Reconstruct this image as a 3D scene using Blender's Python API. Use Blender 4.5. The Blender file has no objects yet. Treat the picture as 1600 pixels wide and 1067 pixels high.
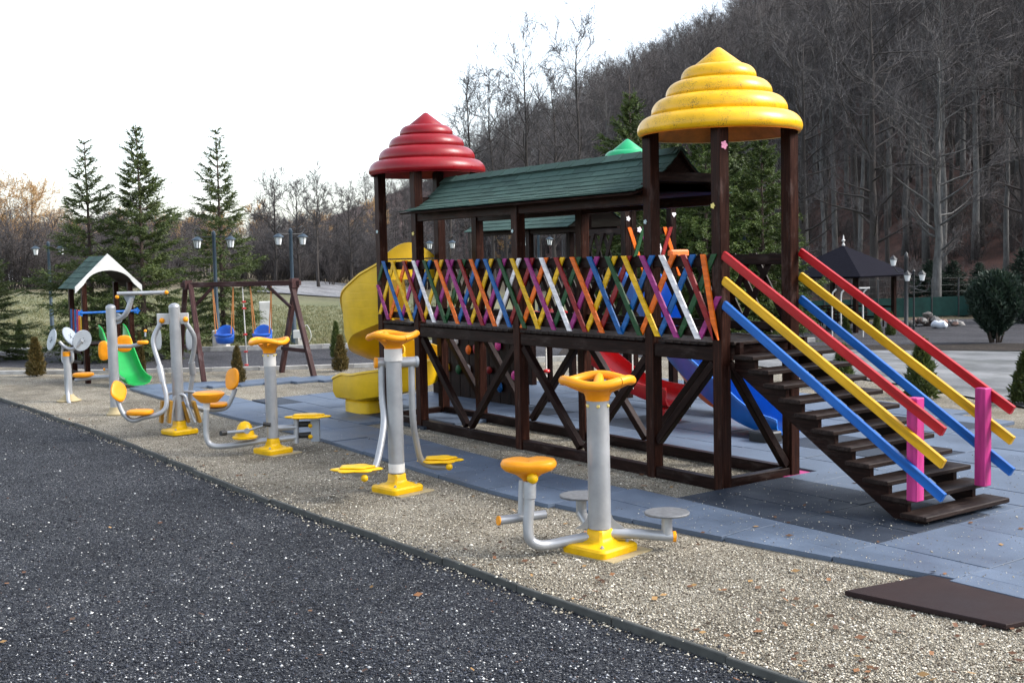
import bpy, math, random
import numpy as np
from mathutils import Vector, Matrix
random.seed(7)
rng = np.random.default_rng(11)
scene = bpy.context.scene
C = scene.collection
PI = math.pi
# ------------------------------------------------------------------ camera
# world frame: x runs along the play bridge towards its stairs, y across it, z up; metres
CAM = Vector((0, 0, 2.4))
FOC = 1808.49 / 1600                      # focal length in picture widths
cf = Vector((-0.81678465, 0.57236074, -0.07256734)).normalized()
cr = Vector((0.57509349, 0.81776318, -0.02304055)).normalized()
cu = cr.cross(cf).normalized()
cam_d = bpy.data.cameras.new('camera')
cam = bpy.data.objects.new('camera', cam_d)
C.objects.link(cam)
cam.matrix_world = Matrix(((cr.x, cu.x, -cf.x, CAM.x), (cr.y, cu.y, -cf.y, CAM.y), (cr.z, cu.z, -cf.z, CAM.z), (0, 0, 0, 1)))
cam_d.sensor_fit = 'HORIZONTAL'
cam_d.sensor_width = 36
cam_d.lens = 36 * FOC
cam_d.clip_end = 3000
scene.camera = cam
# ------------------------------------------------------------------ sky, sun, exposure
SUN_DIR = Vector((0.62, 0.78, 0.0)).normalized()          # horizontal direction towards the sun, veiled above the wooded hill
SUN_EL = math.radians(40)
sun_vec = Vector((SUN_DIR.x * math.cos(SUN_EL), SUN_DIR.y * math.cos(SUN_EL), math.sin(SUN_EL)))
w = bpy.data.worlds.new('World')
scene.world = w
w.use_nodes = True
wn, wl = w.node_tree.nodes, w.node_tree.links
wn.clear()
sky = wn.new('ShaderNodeTexSky')
sky.sky_type = 'NISHITA'
sky.sun_disc = False
sky.sun_elevation = SUN_EL
sky.sun_rotation = math.atan2(SUN_DIR.x, SUN_DIR.y)
sky.air_density = 1.0
sky.dust_density = 2.0
sky.ozone_density = 1.0
bg = wn.new('ShaderNodeBackground')
bg.inputs['Strength'].default_value = 0.15
wo = wn.new('ShaderNodeOutputWorld')
veil = wn.new('ShaderNodeHueSaturation')                   # thin high veil of cloud takes colour out of the whole sky
veil.inputs['Saturation'].default_value = 0.5
wl.new(sky.outputs[0], veil.inputs['Color'])
wl.new(veil.outputs[0], bg.inputs[0])
wl.new(bg.outputs[0], wo.inputs[0])
sd = bpy.data.lights.new('sun', 'SUN')
sd.energy = 1.4
sd.angle = math.radians(22)
sd.color = (1.0, 0.96, 0.91)
so = bpy.data.objects.new('sun', sd)
C.objects.link(so)
so.rotation_euler = (-sun_vec).to_track_quat('-Z', 'Y').to_euler()
so.location = (0, 0, 30)
vs = scene.view_settings
vs.view_transform = 'Standard'
vs.look = 'None'
vs.exposure = 1.68
vs.gamma = 1
vs.use_curve_mapping = False
# ------------------------------------------------------------------ placing helpers
FH = Vector((cf.x, cf.y, 0)).normalized()                 # level direction the photographer faces
RH = Vector((FH.y, -FH.x, 0))                             # and his right hand
def ray(px, py):
    return cf + cr * ((px - 800) / 1808.49) - cu * ((py - 533.5) / 1808.49)
def G(px, py, z=0.0):                                     # point of a level z seen at a pixel
    d = ray(px, py)
    return CAM + d * ((z - CAM.z) / d.z)
def AT(px, py, depth):                                    # point at a distance from the lens plane
    return CAM + ray(px, py) * depth
def dep(P):
    return (P - CAM).dot(cf)
def ss(x, a, b):
    t = min(1.0, max(0.0, (x - a) / (b - a)))
    return t * t * (3 - 2 * t)
def terr(x, y):                                           # height of the land
    a = x * RH.x + y * RH.y
    d = x * FH.x + y * FH.y
    t = (a - 24) * 0.969 + (d - 66) * 0.25
    h = 0.0
    if t > 0:
        h += 55 * (1 - math.exp(-(t / 70) ** 1.3))
    h += 0.8 * ss(d, 38, 90) * ss(-a, 9, 18)
    h += -0.9 * ss(d, 27, 46) * ss(a, 1, 7)
    h += 8 * ss(d, 190, 420) * ss(-a, -10, 60)
    return h - 0.05
# ------------------------------------------------------------------ mesh helpers
def wm(o):
    if o.parent is None:
        return o.matrix_basis.copy()
    return wm(o.parent) @ o.matrix_parent_inverse @ o.matrix_basis
def link(o, parent=None):
    C.objects.link(o)
    if parent is not None:
        o.parent = parent
        o.matrix_parent_inverse = wm(parent).inverted()
    return o
def tag(o, label=None, cat=None, group=None, kind=None):
    if label: o['label'] = label
    if cat: o['category'] = cat
    if group: o['group'] = group
    if kind: o['kind'] = kind
    return o
def thing(name, loc, label, cat, group=None, rz=0.0):
    o = bpy.data.objects.new(name, None)
    o.empty_display_size = 0.2
    o.location = loc
    o.rotation_euler = (0, 0, rz)
    C.objects.link(o)
    return tag(o, label, cat, group)
class MB:
    """collects shapes for one mesh"""
    def __init__(s):
        s.v = []; s.f = []; s.m = []
    def add(s, vs_, fs, mi=0):
        b = len(s.v)
        s.v.extend([tuple(q) for q in vs_])
        s.f.extend([tuple(i + b for i in f) for f in fs])
        s.m.extend([mi] * len(fs))
        return s
    def box(s, c, size, M=None, ch=0.0, mi=0):
        hx, hy, hz = size[0] / 2, size[1] / 2, size[2] / 2
        if ch > 0:
            return s.bar(Vector(c) - Vector((hx, 0, 0)), Vector(c) + Vector((hx, 0, 0)), size[1], size[2], ch=ch, mi=mi, M=M)
        p = [(-hx, -hy, -hz), (hx, -hy, -hz), (hx, hy, -hz), (-hx, hy, -hz), (-hx, -hy, hz), (hx, -hy, hz), (hx, hy, hz), (-hx, hy, hz)]
        p = [Vector(q) + Vector(c) for q in p]
        if M is not None: p = [M @ q for q in p]
        return s.add(p, [(0, 3, 2, 1), (4, 5, 6, 7), (0, 1, 5, 4), (1, 2, 6, 5), (2, 3, 7, 6), (3, 0, 4, 7)], mi)
    def bar(s, p0, p1, wy, wz, ch=0.006, up=(0, 0, 1), mi=0, M=None):
        """chamfered timber from p0 to p1"""
        p0, p1 = Vector(p0), Vector(p1)
        x = (p1 - p0).normalized()
        u = Vector(up)
        if abs(x.dot(u)) > 0.98: u = Vector((0, 1, 0))
        y = u.cross(x).normalized(); z = x.cross(y)
        hy, hz = wy / 2, wz / 2
        pr = [(-hy + ch, -hz), (hy - ch, -hz), (hy, -hz + ch), (hy, hz - ch), (hy - ch, hz), (-hy + ch, hz), (-hy, hz - ch), (-hy, -hz + ch)]
        pi = [(-hy + ch, -hz + ch)] * 1
        V = []
        for q, k in ((p0, 1), (p0 + x * ch, 0), (p1 - x * ch, 0), (p1, 1)):
            for a, b in pr:
                if k:
                    a = max(-hy + ch, min(hy - ch, a)); b = max(-hz + ch, min(hz - ch, b))
                V.append(q + y * a + z * b)
        F = []
        for r in range(3):
            for i in range(8):
                j = (i + 1) % 8
                F.append((r * 8 + i, r * 8 + j, r * 8 + 8 + j, r * 8 + 8 + i))
        F.append(tuple(reversed(range(8)))); F.append(tuple(range(24, 32)))
        if M is not None: V = [M @ q for q in V]
        return s.add(V, F, mi)
    def tube(s, pts, r, seg=10, cap=True, mi=0, smooth=0):
        pts = [Vector(q) for q in pts]
        rs = list(r) if hasattr(r, '__len__') else [r] * len(pts)
        if smooth:
            pts, rs = spline(pts, rs, smooth)
        n = len(pts)
        T = []
        for i in range(n):
            a = pts[max(0, i - 1)]; b = pts[min(n - 1, i + 1)]
            T.append((b - a).normalized())
        u = Vector((0, 0, 1)) if abs(T[0].z) < 0.9 else Vector((1, 0, 0))
        u = (u - T[0] * u.dot(T[0])).normalized()
        V = []
        for i in range(n):
            u = (u - T[i] * u.dot(T[i])).normalized()
            w_ = T[i].cross(u)
            for k in range(seg):
                a = 2 * PI * k / seg
                V.append(pts[i] + (u * math.cos(a) + w_ * math.sin(a)) * rs[i])
        F = []
        for i in range(n - 1):
            for k in range(seg):
                j = (k + 1) % seg
                F.append((i * seg + k, i * seg + j, (i + 1) * seg + j, (i + 1) * seg + k))
        if cap:
            F.append(tuple(reversed(range(seg)))); F.append(tuple(range((n - 1) * seg, n * seg)))
        return s.add(V, F, mi)
    def lathe(s, prof, seg=32, c=(0, 0, 0), M=None, mi=0, close=False):
        c = Vector(c); V = []; n = len(prof)
        for (r, z) in prof:
            for k in range(seg):
                a = 2 * PI * k / seg
                q = c + Vector((r * math.cos(a), r * math.sin(a), z))
                V.append(M @ q if M is not None else q)
        F = []
        for i in range(n - 1):
            for k in range(seg):
                j = (k + 1) % seg
                F.append((i * seg + k, i * seg + j, (i + 1) * seg + j, (i + 1) * seg + k))
        if prof[0][0] > 1e-6 and not close: F.append(tuple(reversed(range(seg))))
        if prof[-1][0] > 1e-6 and not close: F.append(tuple(range((n - 1) * seg, n * seg)))
        return s.add(V, F, mi)
    def ball(s, c, r, seg=12, rings=8, sc=(1, 1, 1), M=None, mi=0):
        V = []; c = Vector(c)
        for i in range(rings + 1):
            t = PI * i / rings
            for k in range(seg):
                a = 2 * PI * k / seg
                q = Vector((r * sc[0] * math.sin(t) * math.cos(a), r * sc[1] * math.sin(t) * math.sin(a), -r * sc[2] * math.cos(t)))
                q = (M @ q if M is not None else q) + c
                V.append(q)
        F = []
        for i in range(rings):
            for k in range(seg):
                j = (k + 1) % seg
                F.append((i * seg + k, i * seg + j, (i + 1) * seg + j, (i + 1) * seg + k))
        return s.add(V, F, mi)
    def prism(s, poly, t, M, ch=0.0, mi=0):
        """outline in local xy, thick t along z (0..t), with softened rims"""
        n = len(poly)
        cx = sum(q[0] for q in poly) / n; cy = sum(q[1] for q in poly) / n
        def sh(q):
            if ch <= 0: return q
            dx, dy = q[0] - cx, q[1] - cy
            L = math.hypot(dx, dy) or 1
            k = max(0.0, 1 - ch / L)
            return (cx + dx * k, cy + dy * k)
        lv = [(sh, 0), (None, ch), (None, t - ch), (sh, t)] if ch > 0 else [(None, 0), (None, t)]
        V = []
        for fn, z in lv:
            for q in poly:
                a, b = fn(q) if fn else q
                V.append(M @ Vector((a, b, z)))
        F = []
        for r in range(len(lv) - 1):
            for i in range(n):
                j = (i + 1) % n
                F.append((r * n + i, r * n + j, (r + 1) * n + j, (r + 1) * n + i))
        F.append(tuple(reversed(range(n)))); F.append(tuple(range((len(lv) - 1) * n, len(lv) * n)))
        return s.add(V, F, mi)
    def build(s, name, mat, parent=None, smooth=None, origin=None):
        me = bpy.data.meshes.new(name)
        o_ = Vector(origin) if origin is not None else None
        V = s.v if o_ is None else [tuple(Vector(q) - o_) for q in s.v]
        me.from_pydata(V, [], s.f)
        for m in (mat if isinstance(mat, (list, tuple)) else [mat]): me.materials.append(m)
        if any(s.m): me.polygons.foreach_set('material_index', s.m)
        if smooth:
            me.shade_smooth()
            me.set_sharp_from_angle(angle=math.radians(smooth))
        me.update()
        o = bpy.data.objects.new(name, me)
        if o_ is not None: o.location = o_
        return link(o, parent)
def spline(pts, rs, k):
    P = []; Rr = []
    n = len(pts)
    for i in range(n - 1):
        p0 = pts[max(0, i - 1)]; p1 = pts[i]; p2 = pts[i + 1]; p3 = pts[min(n - 1, i + 2)]
        for j in range(k):
            t = j / k
            P.append(0.5 * ((2 * p1) + (p2 - p0) * t + (2 * p0 - 5 * p1 + 4 * p2 - p3) * t * t + (3 * p1 - p0 - 3 * p2 + p3) * t ** 3))
            Rr.append(rs[i] * (1 - t) + rs[i + 1] * t)
    P.append(pts[-1]); Rr.append(rs[-1])
    return P, Rr
def frame(p0, p1, up=(0, 0, 1)):
    """matrix with local x along p0->p1"""
    p0, p1 = Vector(p0), Vector(p1)
    x = (p1 - p0).normalized(); u = Vector(up)
    if abs(x.dot(u)) > 0.98: u = Vector((0, 1, 0))
    y = u.cross(x).normalized(); z = x.cross(y)
    return Matrix(((x.x, y.x, z.x, p0.x), (x.y, y.y, z.y, p0.y), (x.z, y.z, z.z, p0.z), (0, 0, 0, 1)))
_timber = {}
def timber(name, p0, p1, wy, wz, mat, parent=None, up=(0, 0, 1), ch=0.006):
    """one plank or post, its own object, grain along its local x"""
    L = (Vector(p1) - Vector(p0)).length
    key = (round(L, 3), wy, wz, mat.name, ch)
    me = _timber.get(key)
    if me is None:
        b = MB().bar((0, 0, 0), (L, 0, 0), wy, wz, ch=ch)
        me = bpy.data.meshes.new(name); me.from_pydata(b.v, [], b.f); me.materials.append(mat); me.update()
        _timber[key] = me
    o = bpy.data.objects.new(name, me)
    o.matrix_basis = frame(p0, p1, up)
    return link(o, parent)
def copy_tree(o, parent=None, loc=None, rz=None, sc=None):
    c = o.copy(); C.objects.link(c)
    if parent is not None: c.parent = parent
    if loc is not None: c.location = loc
    if rz is not None: c.rotation_euler = (0, 0, rz)
    if sc is not None: c.scale = sc if hasattr(sc, '__len__') else (sc, sc, sc)
    for ch in list(o.children): copy_tree(ch, c)
    return c
# ------------------------------------------------------------------ materials
def nodes_of(name):
    m = bpy.data.materials.new(name); m.use_nodes = True
    nt = m.node_tree
    return m, nt, nt.nodes, nt.links, nt.nodes['Principled BSDF']
def ramp(n, stops, interp='LINEAR'):
    r = n.new('ShaderNodeValToRGB'); e = r.color_ramp; e.interpolation = interp
    while len(e.elements) > 1: e.elements.remove(e.elements[-1])
    e.elements[0].position = stops[0][0]; e.elements[0].color = (*stops[0][1], 1)
    for p_, c_ in stops[1:]:
        x = e.elements.new(p_); x.color = (*c_, 1)
    return r
def coord(n, l, scale=(1, 1, 1), space='Object'):
    t = n.new('ShaderNodeTexCoord'); mp = n.new('ShaderNodeMapping')
    mp.inputs['Scale'].default_value = scale
    l.new(t.outputs[space], mp.inputs[0])
    return mp.outputs[0]
def noise(n, l, vec, scale, detail=4, rough=0.55):
    t = n.new('ShaderNodeTexNoise'); t.inputs['Scale'].default_value = scale
    t.inputs['Detail'].default_value = detail; t.inputs['Roughness'].default_value = rough
    if vec is not None: l.new(vec, t.inputs['Vector'])
    return t.outputs['Fac']
def mixc(n, l, fac, a, b, mode='MIX'):
    x = n.new('ShaderNodeMix'); x.data_type = 'RGBA'; x.blend_type = mode
    for sock, val in ((0, fac), (6, a), (7, b)):
        if isinstance(val, (tuple, list)): x.inputs[sock].default_value = (*val[:3], 1)
        elif isinstance(val, (int, float)): x.inputs[sock].default_value = val
        else: l.new(val, x.inputs[sock])
    return x.outputs[2]
def math_(n, l, op, a, b=None, clamp=False):
    x = n.new('ShaderNodeMath'); x.operation = op; x.use_clamp = clamp
    for i, v in enumerate((a, b)):
        if v is None: continue
        if isinstance(v, (int, float)): x.inputs[i].default_value = v
        else: l.new(v, x.inputs[i])
    return x.outputs[0]
def bump(n, l, p, h, strength=0.3, dist=0.01):
    b = n.new('ShaderNodeBump'); b.inputs['Strength'].default_value = strength; b.inputs['Distance'].default_value = dist
    l.new(h, b.inputs['Height']); l.new(b.outputs[0], p.inputs['Normal'])
def rnd(n):
    return n.new('ShaderNodeObjectInfo').outputs['Random']
def paint(name, col, rough=0.45, wear=0.35, grime=(0.10, 0.085, 0.06), scale=3.0, metal=0.0, coat=0.0, grain=False, vary=0.12):
    """painted surface, faded and dirtied unevenly"""
    m, nt, n, l, p = nodes_of(name)
    v = coord(n, l, (1, 9, 9) if grain else (1, 1, 1))
    big = noise(n, l, v, scale, 5)
    fine = noise(n, l, v, scale * 14, 4, 0.7)
    light = tuple(min(1, c * (1.22 if grain else 1.15) + (0.012 if grain else 0.003)) for c in col); dark = tuple(c * (0.66 if grain else 0.8) for c in col)
    base = ramp(n, [(0.3, dark), (0.55, col), (0.75, light)]); l.new(big, base.inputs[0])
    msk = ramp(n, [(0.62, (0, 0, 0)), (0.74, (1, 1, 1))]); l.new(fine, msk.inputs[0])
    k = math_(n, l, 'MULTIPLY', msk.outputs[0], min(1.0, wear * 1.8))
    c = mixc(n, l, k, base.outputs[0], grime)
    r_ = rnd(n)
    hv = n.new('ShaderNodeHueSaturation'); l.new(c, hv.inputs['Color'])
    l.new(math_(n, l, 'ADD', math_(n, l, 'MULTIPLY', r_, vary), 1 - vary / 2), hv.inputs['Value'])
    l.new(hv.outputs[0], p.inputs['Base Color'])
    rr = ramp(n, [(0.3, (rough * 0.8,) * 3), (0.8, (min(1, rough * 1.35),) * 3)]); l.new(fine, rr.inputs[0])
    l.new(rr.outputs[0], p.inputs['Roughness'])
    p.inputs['Specular IOR Level'].default_value = 0.28
    p.inputs['Metallic'].default_value = metal
    p.inputs['Coat Weight'].default_value = coat
    p.inputs['Coat Roughness'].default_value = 0.2
    bump(n, l, p, fine, 0.25 if grain else 0.12, 0.004)
    return m
def wood(name, c0, c1, c2, rough=0.5, worn=(0.22, 0.18, 0.15), wearamt=0.35):
    m, nt, n, l, p = nodes_of(name)
    r_ = n.new('ShaderNodeObjectInfo')
    t = n.new('ShaderNodeTexCoord'); mp = n.new('ShaderNodeMapping'); mp.inputs['Scale'].default_value = (1.4, 22, 22)
    av = n.new('ShaderNodeVectorMath'); av.operation = 'ADD'
    cmb = n.new('ShaderNodeCombineXYZ')
    l.new(math_(n, l, 'MULTIPLY', r_.outputs['Random'], 37.0), cmb.inputs[0]); l.new(math_(n, l, 'MULTIPLY', r_.outputs['Random'], 3.0), cmb.inputs[1])
    l.new(t.outputs['Object'], av.inputs[0]); l.new(cmb.outputs[0], av.inputs[1]); l.new(av.outputs[0], mp.inputs[0])
    g = noise(n, l, mp.outputs[0], 2.2, 7, 0.62)
    col = ramp(n, [(0.28, c0), (0.52, c1), (0.8, c2)]); l.new(g, col.inputs[0])
    v2 = coord(n, l, (1, 3, 3))
    big = noise(n, l, v2, 2.7, 5, 0.7)
    k = ramp(n, [(0.56, (0, 0, 0)), (0.75, (1, 1, 1))]); l.new(big, k.inputs[0])
    kk = math_(n, l, 'MULTIPLY', math_(n, l, 'MULTIPLY', k.outputs[0], g), wearamt * 2, True)
    c = mixc(n, l, kk, col.outputs[0], worn)
    hv = n.new('ShaderNodeHueSaturation'); l.new(c, hv.inputs['Color'])
    l.new(math_(n, l, 'ADD', math_(n, l, 'MULTIPLY', r_.outputs['Random'], 0.4), 0.8), hv.inputs['Value'])
    l.new(hv.outputs[0], p.inputs['Base Color'])
    rr = ramp(n, [(0.3, (rough * 0.75,) * 3), (0.8, (min(1, rough * 1.4),) * 3)]); l.new(g, rr.inputs[0]); l.new(rr.outputs[0], p.inputs['Roughness'])
    p.inputs['Specular IOR Level'].default_value = 0.08
    bump(n, l, p, g, 0.35, 0.004)
    return m
def plain(name, col, rough=0.5, metal=0.0, sc=8.0, amt=0.25, bmp=0.1, spec=0.5, trans=0.0):
    m, nt, n, l, p = nodes_of(name)
    v = coord(n, l)
    f = noise(n, l, v, sc, 5, 0.6)
    r_ = ramp(n, [(0.25, tuple(c * (1 - amt) for c in col)), (0.75, tuple(min(1, c * (1 + amt)) for c in col))]); l.new(f, r_.inputs[0])
    l.new(r_.outputs[0], p.inputs['Base Color'])
    p.inputs['Roughness'].default_value = rough; p.inputs['Metallic'].default_value = metal
    p.inputs['Specular IOR Level'].default_value = spec
    if trans: p.inputs['Transmission Weight'].default_value = trans
    if bmp: bump(n, l, p, f, bmp, 0.01)
    return m
# ------------------------------------------------------------------ ground materials
def gravel_mat(name, stops, cell, patch, patch_col, rough=0.85, bs=0.9, patch_sc=0.7, p0=0.5, p1=0.75):
    m, nt, n, l, p = nodes_of(name)
    v = coord(n, l)
    def vor(s):
        t = n.new('ShaderNodeTexVoronoi'); t.inputs['Scale'].default_value = s; l.new(v, t.inputs['Vector']); return t
    a, b = vor(cell), vor(cell * 2.3)
    def colr(t):
        sep = n.new('ShaderNodeSeparateColor'); l.new(t.outputs['Color'], sep.inputs[0])
        r_ = ramp(n, stops, 'CONSTANT' if False else 'LINEAR'); l.new(sep.outputs[0], r_.inputs[0]); return r_.outputs[0]
    pick = noise(n, l, v, cell * 0.5, 3)
    pk = ramp(n, [(0.45, (0, 0, 0)), (0.55, (1, 1, 1))]); l.new(pick, pk.inputs[0])
    c = mixc(n, l, pk.outputs[0], colr(a), colr(b))
    big = noise(n, l, v, patch_sc, 6, 0.65)
    pr = ramp(n, [(p0, (0, 0, 0)), (p1, (1, 1, 1))]); l.new(big, pr.inputs[0])
    c = mixc(n, l, math_(n, l, 'MULTIPLY', pr.outputs[0], patch), c, patch_col, 'MIX')
    vs2 = coord(n, l, (0.35, 1.0, 1.0)); tr = ramp(n, [(0.32, (0.62, 0.62, 0.62)), (0.5, (1, 1, 1)), (0.7, (1.3, 1.28, 1.25))]); l.new(noise(n, l, vs2, 0.9, 5, 0.6), tr.inputs[0])
    c = mixc(n, l, 1.0, c, tr.outputs[0], 'MULTIPLY')                       # worn tracks and damp stretches
    l.new(c, p.inputs['Base Color'])
    p.inputs['Roughness'].default_value = rough; p.inputs['Specular IOR Level'].default_value = 0.2
    hh = math_(n, l, 'ADD', math_(n, l, 'MULTIPLY', a.outputs['Distance'], -1.0), math_(n, l, 'MULTIPLY', b.outputs['Distance'], -0.5))
    hh = math_(n, l, 'ADD', hh, math_(n, l, 'MULTIPLY', noise(n, l, v, 5, 4), 1.6))
    bump(n, l, p, hh, bs, 0.03)
    return m
M = {}
M['road'] = gravel_mat('dark_gravel', [(0.0, (0.0068, 0.0084, 0.0117)), (0.45, (0.0225, 0.0259, 0.0343)), (0.75, (0.0518, 0.0570, 0.0695)), (0.9, (0.1339, 0.1407, 0.1507)), (1.0, (0.4352, 0.4436, 0.4436))], 80, 0.6, (0.0134, 0.0151, 0.0201), 0.9, 1.0, 0.9, 0.42, 0.72)
M['beige'] = gravel_mat('beige_gravel', [(0.0, (0.0701, 0.0561, 0.0392)), (0.35, (0.2337, 0.2075, 0.1571)), (0.7, (0.4253, 0.3851, 0.3038)), (1.0, (0.7104, 0.6637, 0.5609))], 80, 0.6, (0.0935, 0.0730, 0.0421), 0.85, 1.0, 1.3, 0.46, 0.7)
M['path'] = gravel_mat('path_gravel', [(0.0, (0.0150, 0.0150, 0.0188)), (0.5, (0.0375, 0.0375, 0.0450)), (1.0, (0.1200, 0.1200, 0.1275))], 40, 0.3, (0.0263, 0.0225, 0.0210))
M['mulch'] = gravel_mat('dark_mulch', [(0.0, (0.0084, 0.0070, 0.0063)), (0.6, (0.0245, 0.0189, 0.0154)), (1.0, (0.0630, 0.0490, 0.0350))], 30, 0.3, (0.0140, 0.0119, 0.0105))
M['slab'] = gravel_mat('worn_concrete', [(0.0, (0.1350, 0.1395, 0.1422)), (0.6, (0.1665, 0.1710, 0.1755)), (1.0, (0.1980, 0.1998, 0.1980))], 90, 0.8, (0.0765, 0.0810, 0.0765), 0.6, 0.15, 0.9, 0.44, 0.6)
M['lot'] = gravel_mat('pale_gravel_lot', [(0.0, (0.13, 0.13, 0.135)), (1.0, (0.28, 0.28, 0.285))], 6, 0.5, (0.17, 0.17, 0.16), 0.9, 0.4, 0.2)
def field_mat():
    m, nt, n, l, p = nodes_of('meadow_and_leaf_litter')
    v = coord(n, l)
    g1 = noise(n, l, v, 0.13, 6, 0.6); g2 = noise(n, l, v, 2.2, 6, 0.7); g3 = noise(n, l, v, 14, 4, 0.7)
    a = ramp(n, [(0.3, (0.06, 0.075, 0.028)), (0.5, (0.125, 0.125, 0.06)), (0.7, (0.23, 0.195, 0.12))]); l.new(g1, a.inputs[0])
    b = ramp(n, [(0.3, (0.045, 0.06, 0.02)), (0.55, (0.13, 0.135, 0.06)), (0.75, (0.26, 0.22, 0.13))]); l.new(g2, b.inputs[0])
    grass = mixc(n, l, 0.55, a.outputs[0], b.outputs[0])
    lf = ramp(n, [(0.3, (0.02, 0.0095, 0.007)), (0.5, (0.072, 0.030, 0.020)), (0.72, (0.15, 0.064, 0.04))]); l.new(g3, lf.inputs[0])
    lf2 = mixc(n, l, math_(n, l, 'MULTIPLY', g2, 0.6), lf.outputs[0], (0.042, 0.025, 0.021))
    pt = ramp(n, [(0.35, (0.45, 0.45, 0.48)), (0.62, (1.25, 1.15, 1.1))]); l.new(noise(n, l, v, 0.45, 7, 0.72), pt.inputs[0])
    lf2 = mixc(n, l, 1.0, lf2, pt.outputs[0], 'MULTIPLY')
    at = n.new('ShaderNodeAttribute'); at.attribute_name = 'litter'
    c = mixc(n, l, at.outputs['Fac'], grass, lf2)
    l.new(c, p.inputs['Base Color']); p.inputs['Roughness'].default_value = 0.95
    bump(n, l, p, g3, 0.8, 0.05)
    return m
M['field'] = field_mat()
# ------------------------------------------------------------------ the land: one sheet to the horizon
def build_land():
    A = np.unique(np.concatenate([np.linspace(-1500, -260, 9), np.arange(-260, 260, 5.0), np.linspace(260, 1500, 9)]))
    D_ = np.unique(np.concatenate([np.linspace(-900, -20, 8), np.arange(-20, 430, 4.0), np.linspace(430, 1800, 10)]))
    V = []; lit = []
    for d in D_:
        for a in A:
            x = RH.x * a + FH.x * d; y = RH.y * a + FH.y * d
            z = terr(x, y)
            t = (a - 24) * 0.969 + (d - 66) * 0.25
            if t > 6: z += 0.9 * math.sin(a * 0.21 + d * 0.07) * math.sin(d * 0.17 - a * 0.05) * min(1, t / 30)
            V.append((x, y, z))
            lit.append(max(ss(t, -16, 2), 0.6 * ss(d, 66, 95)))
    na = len(A); F = []
    for i in range(len(D_) - 1):
        for j in range(na - 1):
            F.append((i * na + j, i * na + j + 1, (i + 1) * na + j + 1, (i + 1) * na + j))
    b = MB(); b.v = V; b.f = F; b.m = [0] * len(F)
    o = b.build('ground', M['field'], smooth=60)
    at = o.data.attributes.new('litter', 'FLOAT', 'POINT'); at.data.foreach_set('value', lit)
    tag(o, kind='structure')
build_land()
def sheet(name, poly, z, mat, kind='structure'):
    b = MB(); n = len(poly)
    b.add([(x, y, z) for x, y in poly], [tuple(range(n))])
    o = b.build(name, mat); tag(o, kind=kind); return o
def ribbon(name, line, width, dz, mat):
    pts = [Vector((x, y, 0)) for x, y in line]
    pts, _ = spline(pts, [0] * len(pts), 8)
    b = MB(); V = []; F = []
    for i, q in enumerate(pts):
        t = (pts[min(i + 1, len(pts) - 1)] - pts[max(i - 1, 0)]).normalized()
        nrm = Vector((-t.y, t.x, 0))
        for k in range(5):
            s = q + nrm * width * (k / 4 - 0.5)
            V.append((s.x, s.y, terr(s.x, s.y) + dz))
        if i:
            for k in range(4):
                F.append(((i - 1) * 5 + k, (i - 1) * 5 + k + 1, i * 5 + k + 1, i * 5 + k))
    b.add(V, F); o = b.build(name, mat, smooth=60); tag(o, kind='structure')
    return pts
CURB = [(-40, 4.2), (-32, 4.3), (-23.1, 4.48), (-16.9, 4.63), (-11.2, 4.6), (-8.7, 4.7), (-6.85, 4.75), (-5.5, 4.8), (-4.41, 4.87), (-2, 5.0), (3, 5.35), (9, 5.9)]
def curb_y(x):
    for (x0, y0), (x1, y1) in zip(CURB, CURB[1:]):
        if x0 <= x <= x1: return y0 + (y1 - y0) * (x - x0) / (x1 - x0)
    return 4.5
sheet('gravel_road', [(x, y) for x, y in CURB] + [(9, -14), (-40, -14)], -0.03, M['road'])
sheet('gravel_bed', [(x, y + 0.02) for x, y in CURB] + [(9, 12), (2, 15.5), (-6, 16.6), (-9.5, 15.85), (-12.8, 17.2), (-17.0, 18.0), (-19.2, 20.8), (-21.5, 14.5), (-24.2, 10.6), (-27.0, 8.0), (-30.5, 5.9), (-36, 4.4)], 0.0, M['beige'])
PATH = [(-48, -4), (-40, 0.5), (-31, 7.3), (-26.4, 13.0), (-23.0, 20.0), (-19.0, 27.2), (-12, 33), (-2, 38)]
ribbon('gravel_path', PATH, 6.2, 0.03, M['path'])
ribbon('mulch_verge', [(-23.5, 18.0), (-18.6, 23.4), (-13.0, 27.6), (-5, 31.5)], 2.4, 0.038, M['mulch'])
sheet('concrete_slab', [(-19.4, 21.4), (-12.2, 26.0), (-4.5, 19.5), (-6.4, 16.9), (-9.5, 15.95), (-12.8, 17.3), (-17.0, 18.1)], 0.012, M['slab'])
def lot():
    c = [AT(425, 458, 98), AT(640, 455, 98), AT(640, 480, 74), AT(400, 478, 74)]
    b = MB(); V = []; F = []
    for i in range(25):
        for j in range(25):
            q = (c[3] * (1 - j / 24) + c[2] * (j / 24)) * (1 - i / 24) + (c[0] * (1 - j / 24) + c[1] * (j / 24)) * (i / 24)
            V.append((q.x, q.y, terr(q.x, q.y) + 0.09))
    for i in range(24):
        for j in range(24): F.append((i * 25 + j, i * 25 + j + 1, i * 25 + j + 26, i * 25 + j + 25))
    b.add(V, F); tag(b.build('gravel_lot', M['lot'], smooth=60), kind='structure')
lot()
def yard():
    b = MB(); V = []; F = []; n = 14
    for i in range(n + 1):
        for j in range(n + 1):
            q = AT(1225 + 460 * j / n, 420, 29.5 + 24 * i / n)
            V.append((q.x, q.y, terr(q.x, q.y) + 0.022))
    for i in range(n):
        for j in range(n): F.append((i * (n + 1) + j, i * (n + 1) + j + 1, (i + 1) * (n + 1) + j + 1, (i + 1) * (n + 1) + j))
    b.add(V, F); tag(b.build('gravel_yard', M['path'], smooth=60), kind='structure')
yard()
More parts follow.
